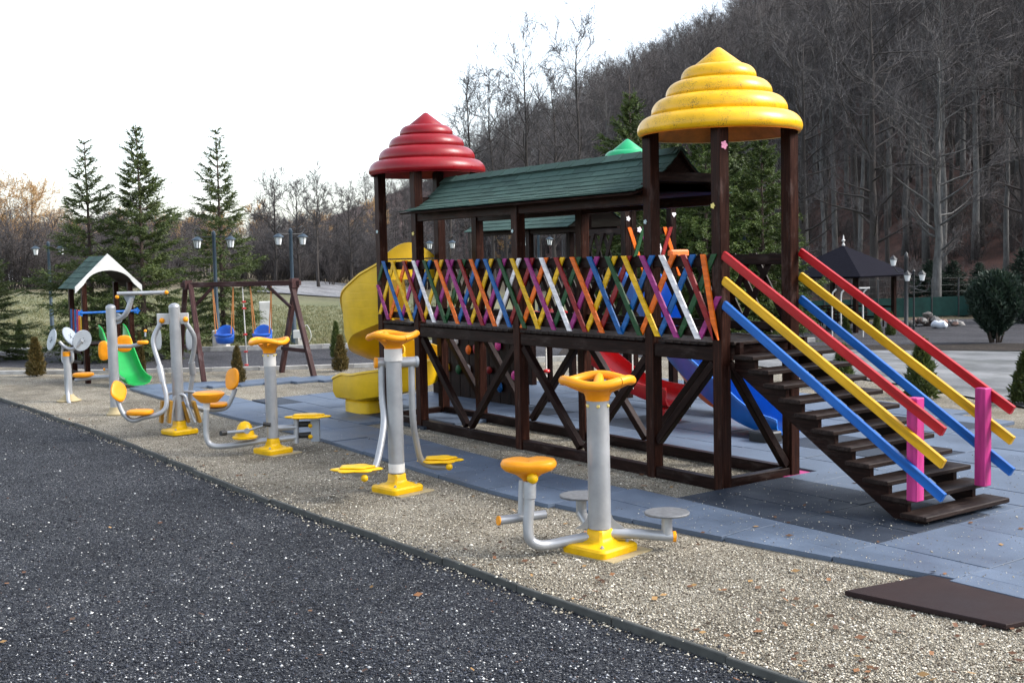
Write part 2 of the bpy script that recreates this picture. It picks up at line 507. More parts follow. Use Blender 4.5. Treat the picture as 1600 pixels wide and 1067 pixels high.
# kerb edging: separate lengths set end to end
M['edging'] = plain('grey_edging', (0.05, 0.052, 0.047), 0.85, 0, 7, 0.35, 0.3)
M['kerb'] = plain('pale_kerb', (0.34, 0.33, 0.31), 0.85, 0, 5, 0.35, 0.3)
def kerb_line(name, line, step, w_, h_, z, mat, label, jitter=0.02):
    pts = [Vector((x, y, 0)) for x, y in line]
    pts, _ = spline(pts, [0] * len(pts), 24)
    out = [pts[0]]; acc = 0
    for a, b in zip(pts, pts[1:]):
        acc += (b - a).length
        if acc >= step: out.append(b); acc = 0
    root = thing(name, (out[0].x, out[0].y, 0), label, 'kerb')
    for a, b in zip(out, out[1:]):
        u = (b - a).normalized()
        j = random.uniform(-jitter, jitter); n_ = Vector((-u.y, u.x, 0)) * j
        za = z(a) + random.uniform(-0.006, 0.006); zb = z(b) + random.uniform(-0.006, 0.006)
        timber('edging_block', a + n_ + u * 0.004 + Vector((0, 0, za)), b + n_ - u * 0.004 + Vector((0, 0, zb)), w_, h_, mat, root, ch=0.006)
kerb_line('edging_strip', CURB[1:], 0.98, 0.036, 0.11, lambda q: -0.03, M['edging'], 'thin grey edging strip between dark gravel road and beige gravel bed')
pk, _ = spline([Vector((x, y, 0)) for x, y in PATH], [0] * len(PATH), 4)
def off(pts, d):
    o = []
    for i, q in enumerate(pts):
        t = (pts[min(i + 1, len(pts) - 1)] - pts[max(i - 1, 0)]).normalized()
        o.append((q.x - t.y * d, q.y + t.x * d))
    return o
kerb_line('path_kerb', off(pk, 3.15)[3:20], 1.0, 0.12, 0.22, lambda q: terr(q.x, q.y) + 0.05, M['kerb'], 'pale concrete kerb along the meadow side of the gravel path')
kerb_line('path_kerb', off(pk, -3.15)[5:16], 1.0, 0.1, 0.18, lambda q: terr(q.x, q.y) + 0.05, M['kerb'], 'low concrete kerb between gravel path and playground gravel')
# ------------------------------------------------------------------ rubber tiles
def rubber(name, c, rough, spec=0.5):
    m, nt, n, l, p = nodes_of(name)
    v = coord(n, l, space='Object')
    ge = n.new('ShaderNodeNewGeometry')
    big = noise(n, l, ge.outputs['Position'], 1.3, 6, 0.65)
    fine = noise(n, l, ge.outputs['Position'], 160, 3, 0.8)
    b = ramp(n, [(0.3, tuple(x * 0.72 for x in c)), (0.55, c), (0.78, tuple(x * 1.35 + 0.01 for x in c))]); l.new(big, b.inputs[0])
    k = ramp(n, [(0.3, (0.72,) * 3), (0.7, (1.18,) * 3)]); l.new(fine, k.inputs[0])
    cc = mixc(n, l, 1.0, b.outputs[0], k.outputs[0], 'MULTIPLY')
    hv = n.new('ShaderNodeHueSaturation'); l.new(cc, hv.inputs['Color'])
    l.new(math_(n, l, 'ADD', math_(n, l, 'MULTIPLY', rnd(n), 0.12), 0.94), hv.inputs['Value'])
    l.new(hv.outputs[0], p.inputs['Base Color'])
    rr = ramp(n, [(0.35, (rough * 0.8,) * 3), (0.7, (min(1, rough * 1.3),) * 3)]); l.new(big, rr.inputs[0]); l.new(rr.outputs[0], p.inputs['Roughness'])
    p.inputs['Specular IOR Level'].default_value = spec
    bump(n, l, p, fine, 0.35, 0.004)
    return m
M['tile'] = rubber('slate_blue_rubber', (0.078, 0.108, 0.156), 0.55)
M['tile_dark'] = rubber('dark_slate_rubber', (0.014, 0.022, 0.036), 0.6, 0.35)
M['mat_brown'] = rubber('brown_rubber', (0.021, 0.0115, 0.011), 0.75, 0.2)
def tile_mesh(lx, ly, t=0.045):
    b = MB().bar((0, 0, t / 2), (lx, 0, t / 2), ly, t, ch=0.0018)
    me = bpy.data.meshes.new('tile'); me.from_pydata(b.v, [], b.f); me.update(); return me
TM = {}
def tile(x, y, lx, ly, dark, parent, rz=0.0, dz=0.0):
    key = (round(lx, 2), round(ly, 2), dark)
    if key not in TM:
        TM[key] = tile_mesh(lx - 0.007, ly - 0.007); TM[key].materials.append(M['tile_dark' if dark else 'tile'])
    o = bpy.data.objects.new('tile', TM[key])
    o.location = (x, y + ly / 2, dz + random.uniform(-0.004, 0.004)); o.rotation_euler = (random.uniform(-0.006, 0.006), random.uniform(-0.004, 0.004), rz + random.uniform(-0.004, 0.004))
    link(o, parent)
strip = thing('rubber_path', (-13, 7.0, 0), 'long narrow slate blue rubber tile path in front of the wooden play bridge', 'paving')
def strip_front(x):
    pts = [(-23.5, 6.75), (-18.4, 6.62), (-14.1, 6.7), (-10.5, 6.5), (-9.26, 6.46), (-7.15, 6.72), (-6.0, 6.9), (-5.1, 7.12)]
    for (x0, y0), (x1, y1) in zip(pts, pts[1:]):
        if x0 <= x <= x1: return y0 + (y1 - y0) * (x - x0) / (x1 - x0)
    return pts[-1][1] if x > -5.1 else 6.7
x = -22.565
while x < -9.0:
    f0 = strip_front(x); f1 = strip_front(x + 0.985); rz = math.atan2(f1 - f0, 0.985)
    tile(x, f0, 0.985, 0.52, False, strip, rz); tile(x, f0 + 0.52, 0.985, 0.50, False, strip, rz)
    x += 0.985
court = thing('rubber_court', (-6, 10, 0), 'broad slate blue rubber tile court around stairs and slides', 'paving')
for i in range(-9, 6):
    for j in range(0, 16):
        x = -8.775 + i * 0.985; ly = 0.52; lx = 0.985
        if j < 2:
            if x < -8.9: continue
            f0 = (strip_front(x) + strip_front(x + 0.985)) / 2; ly = (7.62 - f0) / 2; y = f0 + j * ly
        else:
            y = 7.62 + (j - 2) * 0.52
        if x < -8.9 and 7.6 < y < 9.55: continue               # gravel under the bridge
        if x < -8.5 and 7.6 < y < 9.55: x += 0.6; lx = 0.385
        if x > -3.5 and y > 12.6: continue
        if y > 12.9 + max(0, (-7.5 - x)) * 0.55: continue
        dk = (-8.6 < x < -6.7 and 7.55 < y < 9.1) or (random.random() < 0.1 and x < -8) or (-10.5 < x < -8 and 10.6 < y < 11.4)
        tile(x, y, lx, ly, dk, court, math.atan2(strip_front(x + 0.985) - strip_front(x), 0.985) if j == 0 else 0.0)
pad = thing('rubber_pad', (-17.5, 8, 0), 'square slate blue rubber pad under the yellow spiral slide', 'paving')
for i in range(5):
    for j in range(4):
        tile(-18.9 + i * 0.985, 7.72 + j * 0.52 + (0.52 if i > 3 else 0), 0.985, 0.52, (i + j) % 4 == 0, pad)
strip2 = thing('rubber_path', (-22.5, 9, 0), 'slate blue rubber tile strip leading to the wooden swing frame', 'paving')
for i in range(9):
    q = Vector((-22.9, 6.9, 0)).lerp(Vector((-21.4, 11.5, 0)), i / 9)
    tile(q.x, q.y, 0.985, 0.52, False, strip2, 0.1)
# loose brown mat
b = MB()
q = [G(1320, 932), G(1452, 907), G(1640, 945), G(1660, 968), G(1572, 986)]
nn = 8
mo = MB()
P = [(v.x, v.y) for v in (q[0], q[4], q[3], q[2], q[1])]
mo.prism(P, 0.036, Matrix.Translation((0, 0, 0.008)), ch=0.006)
o = mo.build('rubber_mat', M['mat_brown'], smooth=30)
tag(o, 'loose dark brown rubber mat lying on beige gravel beside the blue tiles', 'mat')
# ------------------------------------------------------------------ loose stones
def stones(name, pts, smin, smax, cols, mat, seed):
    r = np.random.default_rng(seed)
    n = len(pts)
    t = (1 + 5 ** 0.5) / 2
    base = np.array([(1, 0, 0), (-1, 0, 0), (0, 1, 0), (0, -1, 0), (0, 0, 1), (0, 0, -1)], float)
    F = np.array([(0, 2, 4), (2, 1, 4), (1, 3, 4), (3, 0, 4), (2, 0, 5), (1, 2, 5), (3, 1, 5), (0, 3, 5)])
    sz = r.uniform(smin, smax, (n, 1)) * np.exp(r.normal(0, 0.25, (n, 1)))
    scl = sz * r.uniform(0.6, 1.25, (n, 3)) * [1, 1, 0.62]
    V = base[None] * scl[:, None, :] + r.normal(0, 0.12, (n, 6, 3)) * sz[:, None]
    a = r.uniform(0, 2 * PI, n); ca, sa = np.cos(a)[:, None], np.sin(a)[:, None]
    X = V[..., 0] * ca - V[..., 1] * sa; Y = V[..., 0] * sa + V[..., 1] * ca
    V[..., 0], V[..., 1] = X, Y
    V += np.asarray(pts)[:, None, :]
    FF = (F[None] + (np.arange(n) * 6)[:, None, None]).reshape(-1, 3)
    me = bpy.data.meshes.new(name)
    me.vertices.add(n * 6); me.vertices.foreach_set('co', V.reshape(-1))
    m_ = len(FF)
    me.loops.add(m_ * 3); me.loops.foreach_set('vertex_index', FF.reshape(-1).astype(np.int32))
    me.polygons.add(m_); me.polygons.foreach_set('loop_start', np.arange(0, m_ * 3, 3, dtype=np.int32))
    me.update(calc_edges=True)
    cols = np.asarray(cols); k = r.choice(len(cols), n, p=cols[:, 3] / cols[:, 3].sum())
    cc = cols[k, :3] * r.uniform(0.75, 1.25, (n, 1))
    at = me.color_attributes.new('tint', 'FLOAT_COLOR', 'POINT')
    at.data.foreach_set('color', np.concatenate([np.repeat(cc, 6, 0), np.ones((n * 6, 1))], 1).reshape(-1))
    me.materials.append(mat)
    o = bpy.data.objects.new(name, me); C.objects.link(o)
    return o
def tint_mat(name, rough=0.8):
    m, nt, n, l, p = nodes_of(name)
    a = n.new('ShaderNodeAttribute'); a.attribute_name = 'tint'; l.new(a.outputs['Color'], p.inputs['Base Color'])
    p.inputs['Roughness'].default_value = rough; p.inputs['Specular IOR Level'].default_value = 0.2
    return m
M['tint'] = tint_mat('stone_tints')
M['leafy'] = tint_mat('leaf_tints', 0.7)
def scatter_frame(n, test, z, ymin, ymax, power=1.0, seed=1):
    """random ground points inside the view, thinning with distance"""
    r = np.random.default_rng(seed); out = []
    while len(out) < n:
        u = r.uniform(-80, 1680); v = ymin + (ymax - ymin) * r.random() ** power
        q = G(u, v, z)
        if test(q.x, q.y): out.append((q.x, q.y, z))
    return np.array(out)
road_cols = [(0.0142, 0.0159, 0.0212, 5), (0.0335, 0.0380, 0.0486, 4), (0.0751, 0.0814, 0.0991, 2.2), (0.2387, 0.2475, 0.2519, 0.9), (0.5658, 0.5658, 0.5481, 0.5), (0.1061, 0.0619, 0.0486, 0.12)]
pts = scatter_frame(34000, lambda x, y: y < curb_y(x) - 0.05, -0.026, 640, 1110, 1.0, 5)
tag(stones('road_stones', pts, 0.004, 0.0095, road_cols, M['tint'], 3), 'loose dark and pale stones strewn over the gravel road', 'gravel', kind='stuff')
bed_cols = [(0.1402, 0.1168, 0.0841, 2.4), (0.2804, 0.2486, 0.1870, 4), (0.4581, 0.4160, 0.3272, 4), (0.6918, 0.6450, 0.5469, 1.8), (0.0654, 0.0486, 0.0345, 1.9)]
def on_bed(x, y):
    return curb_y(x) + 0.06 < y < (strip_front(x) - 0.02 if x > -23 else 9) or (7.6 < y < 9.4 and -15 < x < -8.5)
pts = scatter_frame(60000, on_bed, 0.003, 625, 1100, 1.0, 6)
tag(stones('bed_stones', pts, 0.0038, 0.0085, bed_cols, M['tint'], 4), 'loose beige pebbles of the playground gravel bed', 'gravel', kind='stuff')
r_ = np.random.default_rng(91); kp = []
while len(kp) < 5200:                                    # stones spilled over the edging
    x_ = -2 - 20 * r_.random() ** 1.6; o_ = r_.normal(0, 0.07)
    kp.append((x_, curb_y(x_) + o_, 0.008 if o_ > 0.03 else (0.03 if abs(o_) < 0.018 else -0.022)))
kp = np.array([k for k in kp if not abs(k[1] - curb_y(k[0])) < 0.02 or r_.random() < 0.12])
tag(stones('spilled_stones', kp, 0.004, 0.011, bed_cols[:4] + [(0.05, 0.05, 0.055, 6)], M['tint'], 8), 'loose stones spilled along the thin grey edging', 'gravel', kind='stuff')
kp = [q for q in scatter_frame(2600, lambda x, y: (x < -9 and strip_front(x) < y < strip_front(x) + 1.0) or (x >= -8.2 and 6.8 < y < 12 and y > strip_front(x) + 0.05), 0.05, 640, 1000, 1.0, 14)]
tag(stones('tile_grit', np.array(kp), 0.0025, 0.006, bed_cols, M['tint'], 9), 'fine grit scattered over the blue rubber tiles', 'gravel', kind='stuff')
# fallen leaves, each a small bent blade
def leaves(n, test, z, cols, seed, ymin=640, ymax=1080, s0=0.018, s1=0.04):
    r = np.random.default_rng(seed); pts = scatter_frame(n, test, z, ymin, ymax, 1.0, seed)
    b = MB(); tint = []
    for q in pts:
        a = r.uniform(0, 2 * PI); s = r.uniform(s0, s1); lift = r.uniform(0.002, 0.016)
        ux, uy = math.cos(a) * s, math.sin(a) * s
        c = cols[r.integers(len(cols))]; k = r.uniform(0.7, 1.3)
        x, y, z0 = q
        b.add([(x - ux, y - uy, z0 + lift), (x + uy * 0.55, y - ux * 0.55, z0 + lift * 1.5), (x + ux, y + uy, z0 + lift * 0.6), (x - uy * 0.55, y + ux * 0.55, z0 + 0.002)], [(0, 1, 2), (0, 2, 3)])
        tint += [tuple(v * k for v in c)] * 4
    o = b.build('fallen_leaves', M['leafy'])
    at = o.data.color_attributes.new('tint', 'FLOAT_COLOR', 'POINT')
    at.data.foreach_set('color', [v for t_ in tint for v in (*t_, 1)])
    return o
lc = [(0.11, 0.05, 0.025), (0.17, 0.08, 0.035), (0.07, 0.035, 0.02), (0.25, 0.15, 0.06), (0.10, 0.055, 0.03)]
tag(leaves(240, on_bed, 0.012, lc, 21), 'scattered brown fallen leaves on the gravel bed', 'leaves', kind='stuff')
tag(leaves(20, lambda x, y: x > -8.2 and strip_front(x) + 0.03 < y < 9.5, 0.048, lc, 23, 700, 960), 'few brown leaves blown onto the blue rubber tiles', 'leaves', kind='stuff')
tag(leaves(30, lambda x, y: y < curb_y(x) - 0.04, -0.015, lc, 22, 700, 1080), 'few dry fallen leaves on the dark gravel road', 'leaves', kind='stuff')
# ------------------------------------------------------------------ timber and paint
M['wood'] = wood('dark_stained_timber', (0.005, 0.002, 0.0018), (0.0105, 0.0042, 0.0033), (0.032, 0.0135, 0.0095), 0.42, (0.09, 0.07, 0.062), 0.35)
M['wood_red'] = wood('reddish_stained_timber', (0.008, 0.0026, 0.002), (0.022, 0.007, 0.0042), (0.068, 0.024, 0.014), 0.45, (0.12, 0.085, 0.075), 0.45)
M['wood_grey'] = wood('weathered_deck_timber', (0.006, 0.0036, 0.003), (0.016, 0.0105, 0.009), (0.045, 0.031, 0.026), 0.5, (0.11, 0.09, 0.08), 0.4)
LC = dict(blue=(0.002, 0.085, 0.28), yellow=(0.66, 0.38, 0.003), maroon=(0.19, 0.002, 0.004), white=(0.72, 0.69, 0.69), green=(0.002, 0.050, 0.010), orange=(0.68, 0.125, 0.003), purple=(0.26, 0.018, 0.15), pink=(0.72, 0.07, 0.36))
for k, c in LC.items(): M['b_' + k] = paint('board_' + k, c, 0.5, 0.12, scale=2.5, grain=True)
M['rail_red'] = paint('rail_red', (0.36, 0.0015, 0.005), 0.42, 0.35, scale=2, grain=True)
M['rail_yellow'] = paint('rail_yellow', (0.62, 0.33, 0.002), 0.42, 0.35, scale=2, grain=True)
M['rail_blue'] = paint('rail_blue', (0.002, 0.09, 0.35), 0.42, 0.35, scale=2, grain=True)
M['pink'] = paint('post_pink', (0.42, 0.03, 0.17), 0.5, 0.4, scale=2.5, grain=True)
# ------------------------------------------------------------------ the play bridge with its two towers
U0, U1, U4, U6, U7 = -15.224, -14.172, -11.725, -9.269, -8.256
V0, V1 = 8.345, 9.358
VM = (V0 + V1) / 2
PW = 0.13
br = thing('play_bridge', (-11.7, VM, 0), 'dark timber play bridge with red and yellow domed towers and rainbow lattice rail', 'play structure')
def post(U, V, z0, z1, parent=br, w_=PW, mat=None):
    return timber('post', (U, V, z0), (U, V, z1), w_, w_, mat or M['wood_red'], parent)
posts = []
for V in (V0, V1):
    for U, top in ((U0, 3.72), (U1, 3.72), (U4, 3.05), (U6, 3.72), (U7, 3.72)):
        posts.append((U, V, post(U, V, 0.0, top)))
hw = PW / 2
def between(a, b): return a + hw + 0.002, b - hw - 0.002
# ground beams and deck beams
for V in (V0, V1):
    for a, b in ((U0, U1), (U1, U4), (U4, U6), (U6, U7)):
        a_, b_ = between(a, b)
        timber('ground_beam', (a_, V, 0.065), (b_, V, 0.065), 0.10, 0.12, M['wood'], br)
        timber('deck_beam', (a_, V - 0.012 if V == V0 else V + 0.012, 1.385), (b_, V - 0.012 if V == V0 else V + 0.012, 1.385), 0.075, 0.145, M['wood'], br)
        s = -1 if V == V0 else 1
        timber('top_rail', (a_, V + s * 0.02, 2.315), (b_, V + s * 0.02, 2.315), 0.04, 0.115, M['wood'], br)
        timber('bottom_rail', (a_, V + s * 0.02, 1.60), (b_, V + s * 0.02, 1.60), 0.04, 0.09, M['wood'], br)
for U in (U0, U7):
    a_, b_ = between(V0, V1)
    timber('ground_beam', (U, a_, 0.065), (U, b_, 0.065), 0.10, 0.12, M['wood'], br)
    timber('deck_beam', (U, a_, 1.385), (U, b_, 1.385), 0.075, 0.145, M['wood'], br)
for U in (U1, U6):
    a_, b_ = between(V0, V1)
    timber('head_beam', (U, a_, 3.22), (U, b_, 3.22), 0.07, 0.10, M['wood'], br)
# deck boards across the bridge
U = U0 - 0.06
while U < U7 + 0.07:
    near = min(abs(U - q) for q in (U0, U1, U4, U6, U7))
    a_, b_ = (V0 - 0.085, V1 + 0.085) if near > 0.13 else (V0 + hw + 0.003, V1 - hw - 0.003)
    timber('deck_board', (U, a_, 1.487), (U, b_, 1.487), 0.112, 0.034, M['wood_grey'], br)
    U += 0.12
# diagonal braces
def brace(p0, p1, w_=0.085, mat=None):
    timber('brace', p0, p1, w_, 0.085, mat or M['wood'], br, up=(0, 1, 0))
for V in (V0, V1):
    dv = 0.0
    for a, b in ((U1, U4), (U4, U6)):
        m_ = (a + b) / 2
        brace((a + 0.09, V, 1.29), (m_ - 0.05, V, 0.16)); brace((b - 0.09, V, 1.29), (m_ + 0.05, V, 0.16))
brace((U7 - 0.09, V0, 1.29), (U6 + 0.07, V0, 0.40)); brace((U0 + 0.09, V1, 1.29), (U1 - 0.07, V1, 0.4))
brace((U7, V0 + 0.09, 1.29), (U7, V1 - 0.09, 0.15))
# pink footing block under the far stair-side post
o = MB().box((U7 + 0.0, V1 + 0.02, 0.02), (0.22, 0.42, 0.05), ch=0.006).build('footing', M['pink'], br)
# lattice boards, front layer then the crossing layer behind it
seqF = 'blue yellow maroon white green orange purple maroon orange blue green yellow purple white maroon orange blue green yellow purple white maroon orange'.split()
topsF = [-15.04, -14.772, -14.436, -14.165, -13.867, -13.56, -13.263, -12.959, -12.68, -12.35, -12.031, -11.751, -11.44, -11.14, -10.849, -10.545, -10.229, -9.913, -9.631, -9.339, -9.028, -8.701, -8.415]
ZT, ZB = 2.385, 1.53
def lat(u0, u1, z0, z1, V, col, parent=br):
    """a board clipped level at its top and bottom"""
    wv = 0.032
    b = MB()
    dirx = (u1 - u0) / (z0 - z1)
    k = wv * math.hypot(1, dirx)
    pr = [(u0 - k, z0), (u0 + k, z0), (u1 + k, z1), (u1 - k, z1)]
    Mx = Matrix(((1, 0, 0, 0), (0, 0, 1, V - 0.009), (0, 1, 0, 0), (0, 0, 0, 1)))
    b.prism(pr, 0.018, Mx, ch=0.0025)
    return b.build('lattice_board', M['b_' + col], parent, origin=(u0, V, z0))
for u, c in zip(topsF, seqF):
    e = u + 0.53
    z1 = ZB
    if e > -8.215:
        e2 = -8.215; z1 = ZT - (ZT - ZB) * (e2 - u) / (e - u) if u < -8.6 else ZB
        if u > -8.5: e2 = -8.24; z1 = ZB
        lat(u, e2, ZT, z1 if u > -8.5 else ZB, V0 - 0.088, c) if u > -8.5 else lat(u, min(e, -8.25), ZT, ZB, V0 - 0.088, c)
    else:
        lat(u, e, ZT, ZB, V0 - 0.088, c)
lat(-15.23, -14.93, ZT - 0.35, ZB, V0 - 0.088, 'purple')
seqB = 'orange purple blue yellow purple green blue yellow purple white maroon orange yellow green purple yellow maroon blue orange blue green'.split()
topsB = [-14.398, -14.058, -13.728, -13.426, -13.15, -12.849, -12.529, -12.219, -11.919, -11.616, -11.336, -11.064, -10.74, -10.428, -10.105, -9.795, -9.559, -9.189, -8.865, -8.573, -8.274]
for u, c in zip(topsB, seqB): lat(u, u - 0.53, ZT, ZB, V0 - 0.068, c)
lat(-15.05, -15.23, ZT, ZT - 0.3, V0 - 0.068, 'green'); lat(-14.74, -15.22, ZT, ZB + 0.07, V0 - 0.068, 'yellow')
lat(-8.22, -8.50, ZT - 0.42, ZB, V0 - 0.068, 'purple')
# back rail lattice: its inner face is bare dark timber
u = -15.0; i = 0
cyc = ['white', 'pink', 'yellow', 'blue', 'green', 'orange', 'maroon']
for i in range(22):
    u = -15.05 + i * 0.31
    Mx = None
    def lat_back(a, b_, V):
        bb = MB(); wv = 0.036; k = wv * math.hypot(1, (b_ - a) / 0.855)
        Mx = Matrix(((1, 0, 0, 0), (0, 0, 1, V - 0.009), (0, 1, 0, 0), (0, 0, 0, 1)))
        bb.prism([(a - k, ZT), (a + k, ZT), (b_ + k, ZB), (b_ - k, ZB)], 0.018, Mx, ch=0.0025)
        bb.build('lattice_board', M['wood'], br, origin=(a, V, ZT))
    if u + 0.53 < -8.22: lat_back(u, u + 0.53, V1 + 0.088)
    if u - 0.53 > -15.25: lat_back(u, u - 0.53, V1 + 0.068)
# ------------------------------------------------------------------ shingled bridge roof
M['shingle'] = None
def shingle_mat():
    m, nt, n, l, p = nodes_of('green_mineral_shingle')
    ge = n.new('ShaderNodeNewGeometry')
    f = noise(n, l, ge.outputs['Position'], 260, 2, 0.8); b = noise(n, l, ge.outputs['Position'], 3, 5, 0.6)
    r_ = ramp(n, [(0.25, (0.024, 0.044, 0.037)), (0.55, (0.046, 0.088, 0.072)), (0.8, (0.085, 0.14, 0.118))]); l.new(f, r_.inputs[0])
    c = mixc(n, l, math_(n, l, 'MULTIPLY', b, 0.5), r_.outputs[0], (0.03, 0.052, 0.047))
    hv = n.new('ShaderNodeHueSaturation'); l.new(c, hv.inputs['Color']); l.new(math_(n, l, 'ADD', math_(n, l, 'MULTIPLY', rnd(n), 0.35), 0.82), hv.inputs['Value'])
    l.new(hv.outputs[0], p.inputs['Base Color']); p.inputs['Roughness'].default_value = 0.9; p.inputs['Specular IOR Level'].default_value = 0.2
    bump(n, l, p, f, 0.4, 0.003)
    return m
M['shingle'] = shingle_mat()
RZ, EZ = 3.535, 3.06
EV = 0.76                                             # reach of the eave from the ridge line
def rprof(s):                                         # s 0 ridge .. 1 eave: steep above, flaring at the eave
    return EV * (s ** 1.12), RZ - (RZ - EZ) * (1 - max(0.0, 1 - s) ** 1.55)
RU0, RU1 = -14.22, -9.34
rows = 9
def shingle_roof(parent, u0, u1, vm, side, rows, tabw, prof, mat, as_parts=True, ridge=True, name='shingle'):
    meshes = {}
    bb = MB()
    for r in range(rows):
        s0 = r / rows; s1 = (r + 1) / rows
        y0, z0 = prof(s0); y1, z1 = prof(s1 + 0.012)
        p0 = Vector((0, side * y0, z0)); p1 = Vector((0, side * y1, z1))
        slope = p1 - p0; L = slope.length; nrm = slope.normalized().cross(Vector((1, 0, 0))) * (1 if side < 0 else -1)
        if nrm.z < 0: nrm = -nrm
        x = u0 - (tabw * 0.5 if r % 2 else 0)
        while x < u1 - 0.02:
            a = max(x, u0); b_ = min(x + tabw, u1)
            wdt = b_ - a
            if wdt > 0.03:
                c0 = Vector((a, vm, 0)) + p0
                t0, t1 = 0.004, 0.013
                g = 0.004
                V = [Vector((g, 0, 0)) , Vector((wdt - g, 0, 0)), Vector((wdt - g, 0, 0)) + slope, Vector((g, 0, 0)) + slope]
                V = [V[0] + nrm * t0, V[1] + nrm * t0, V[2] + nrm * t1, V[3] + nrm * t1, V[0] - nrm * 0.004, V[1] - nrm * 0.004, V[2] + nrm * (t1 - 0.010), V[3] + nrm * (t1 - 0.010)]
                F = [(0, 1, 2, 3), (7, 6, 5, 4), (0, 4, 5, 1), (1, 5, 6, 2), (2, 6, 7, 3), (3, 7, 4, 0)]
                if side > 0: F = [tuple(reversed(q)) for q in F]
                if as_parts:
                    key = (r, round(wdt, 3))
                    if key not in meshes:
                        me = bpy.data.meshes.new(name); me.from_pydata([tuple(q) for q in V], [], F); me.materials.append(mat); me.update(); meshes[key] = me
                    o = bpy.data.objects.new(name, meshes[key]); o.location = c0 + Vector((0, 0, random.uniform(-0.001, 0.003))); link(o, parent)
                else:
                    bb.add([q + c0 for q in V], F)
            x += tabw
    if not as_parts: tag(bb.build(name + 's', mat, parent), kind='stuff')
roofb = MB()
V = []; F = []; N = 12
for u in (RU0, RU1):
    for i in range(-N, N + 1):
        y, z = rprof(abs(i) / N); V.append((u, VM + (1 if i > 0 else -1) * y, z - 0.012))
    for i in range(-N, N + 1):
        y, z = rprof(abs(i) / N); V.append((u, VM + (1 if i > 0 else -1) * y * 0.985, z - 0.036))
n1 = 2 * N + 1
for i in range(2 * N):
    F += [(i, i + 1, 2 * n1 + i + 1, 2 * n1 + i), (n1 + i + 1, n1 + i, 3 * n1 + i, 3 * n1 + i + 1), (i, n1 + i, n1 + i + 1, i + 1), (2 * n1 + i, 2 * n1 + i + 1, 3 * n1 + i + 1, 3 * n1 + i)]
F += [(0, 2 * n1, 3 * n1, n1), (n1 - 1, 2 * n1 - 1, 4 * n1 - 1, 3 * n1 - 1)]
roof = roofb.add(V, F).build('roof', M['wood'], br)
shingle_roof(roof, RU0 - 0.01, RU1 + 0.01, VM, -1, rows, 0.30, rprof, M['shingle'])
shingle_roof(roof, RU0 - 0.01, RU1 + 0.01, VM, 1, rows, 0.30, rprof, M['shingle'], as_parts=False)
x = RU0
capm = M['shingle']
while x < RU1 - 0.05:                                  # ridge caps
    bb = MB(); e = min(x + 0.33, RU1 + 0.012)
    pr = [(-0.10, RZ - 0.062), (0, RZ + 0.022), (0.10, RZ - 0.062), (0.0, RZ - 0.002)]
    bb.add([(x, VM + a, z) for a, z in pr] + [(e, VM + a, z + 0.008) for a, z in pr], [(0, 1, 5, 4), (1, 2, 6, 5), (0, 3, 2, 1), (4, 5, 6, 7)])
    bb.build('ridge_cap', capm, roof); x += 0.30
for V in (V0, V1):                                     # wall plates under the eaves
    timber('eave_beam', (U1 + hw + 0.003, V, 2.985), (U6 - hw - 0.003, V, 2.985), 0.09, 0.115, M['wood_red'], br)
for u in (RU0 + 0.06, RU1 - 0.06):                     # gable boards
    pr = []
    for i in range(-N, N + 1):
        y, z = rprof(abs(i) / N * 0.72); pr.append(((1 if i > 0 else -1) * y, z - 0.05))
    pr = [(-0.52, 3.16), ] + pr + [(0.52, 3.16)]
    Mx = Matrix(((0, 0, 1, u - 0.012), (1, 0, 0, VM), (0, 1, 0, 0), (0, 0, 0, 1)))
    MB().prism(pr, 0.024, Mx).build('gable_board', M['wood'], br)
# ------------------------------------------------------------------ the domes
def dome_mat(name, col, dirt, inner=False):
    m, nt, n, l, p = nodes_of(name)
    v = coord(n, l)
    big = noise(n, l, v, 2.2, 5, 0.6); fine = noise(n, l, v, 95, 3, 0.75); mid = noise(n, l, v, 6, 6, 0.7)
    b = ramp(n, [(0.3, tuple(c * 0.82 for c in col)), (0.55, col), (0.8, tuple(min(1, c * 1.12 + 0.01) for c in col))]); l.new(big, b.inputs[0])
    k1 = ramp(n, [(0.52, (0, 0, 0)), (0.60, (1, 1, 1))]); l.new(fine, k1.inputs[0])
    k2 = ramp(n, [(0.44, (0, 0, 0)), (0.60, (1, 1, 1))]); l.new(mid, k2.inputs[0])
    k = math_(n, l, 'MULTIPLY', k1.outputs[0], k2.outputs[0])
    c = mixc(n, l, math_(n, l, 'MULTIPLY', k, dirt), b.outputs[0], (0.05, 0.045, 0.02))
    l.new(c, p.inputs['Base Color'])
    rr = ramp(n, [(0.3, (0.26,) * 3), (0.75, (0.5,) * 3)]); l.new(mid, rr.inputs[0]); l.new(rr.outputs[0], p.inputs['Roughness'])
    p.inputs['Specular IOR Level'].default_value = 0.32; p.inputs['Coat Weight'].default_value = 0.08; p.inputs['Coat Roughness'].default_value = 0.15
    bump(n, l, p, mid, 0.1, 0.01)
    return m
M['dome_yellow'] = dome_mat('yellow_fibreglass', (0.74, 0.41, 0.004), 1.0)
M['dome_red'] = dome_mat('red_fibreglass', (0.22, 0.001, 0.006), 0.2)
M['dome_green'] = dome_mat('green_fibreglass', (0.015, 0.33, 0.13), 0.2)
M['dome_in'] = plain('painted_glow_lining', (0.55, 0.17, 0.012), 0.6, 0, 6, 0.35)  # orange is daylight glowing through the yellow shell, painted onto the lining
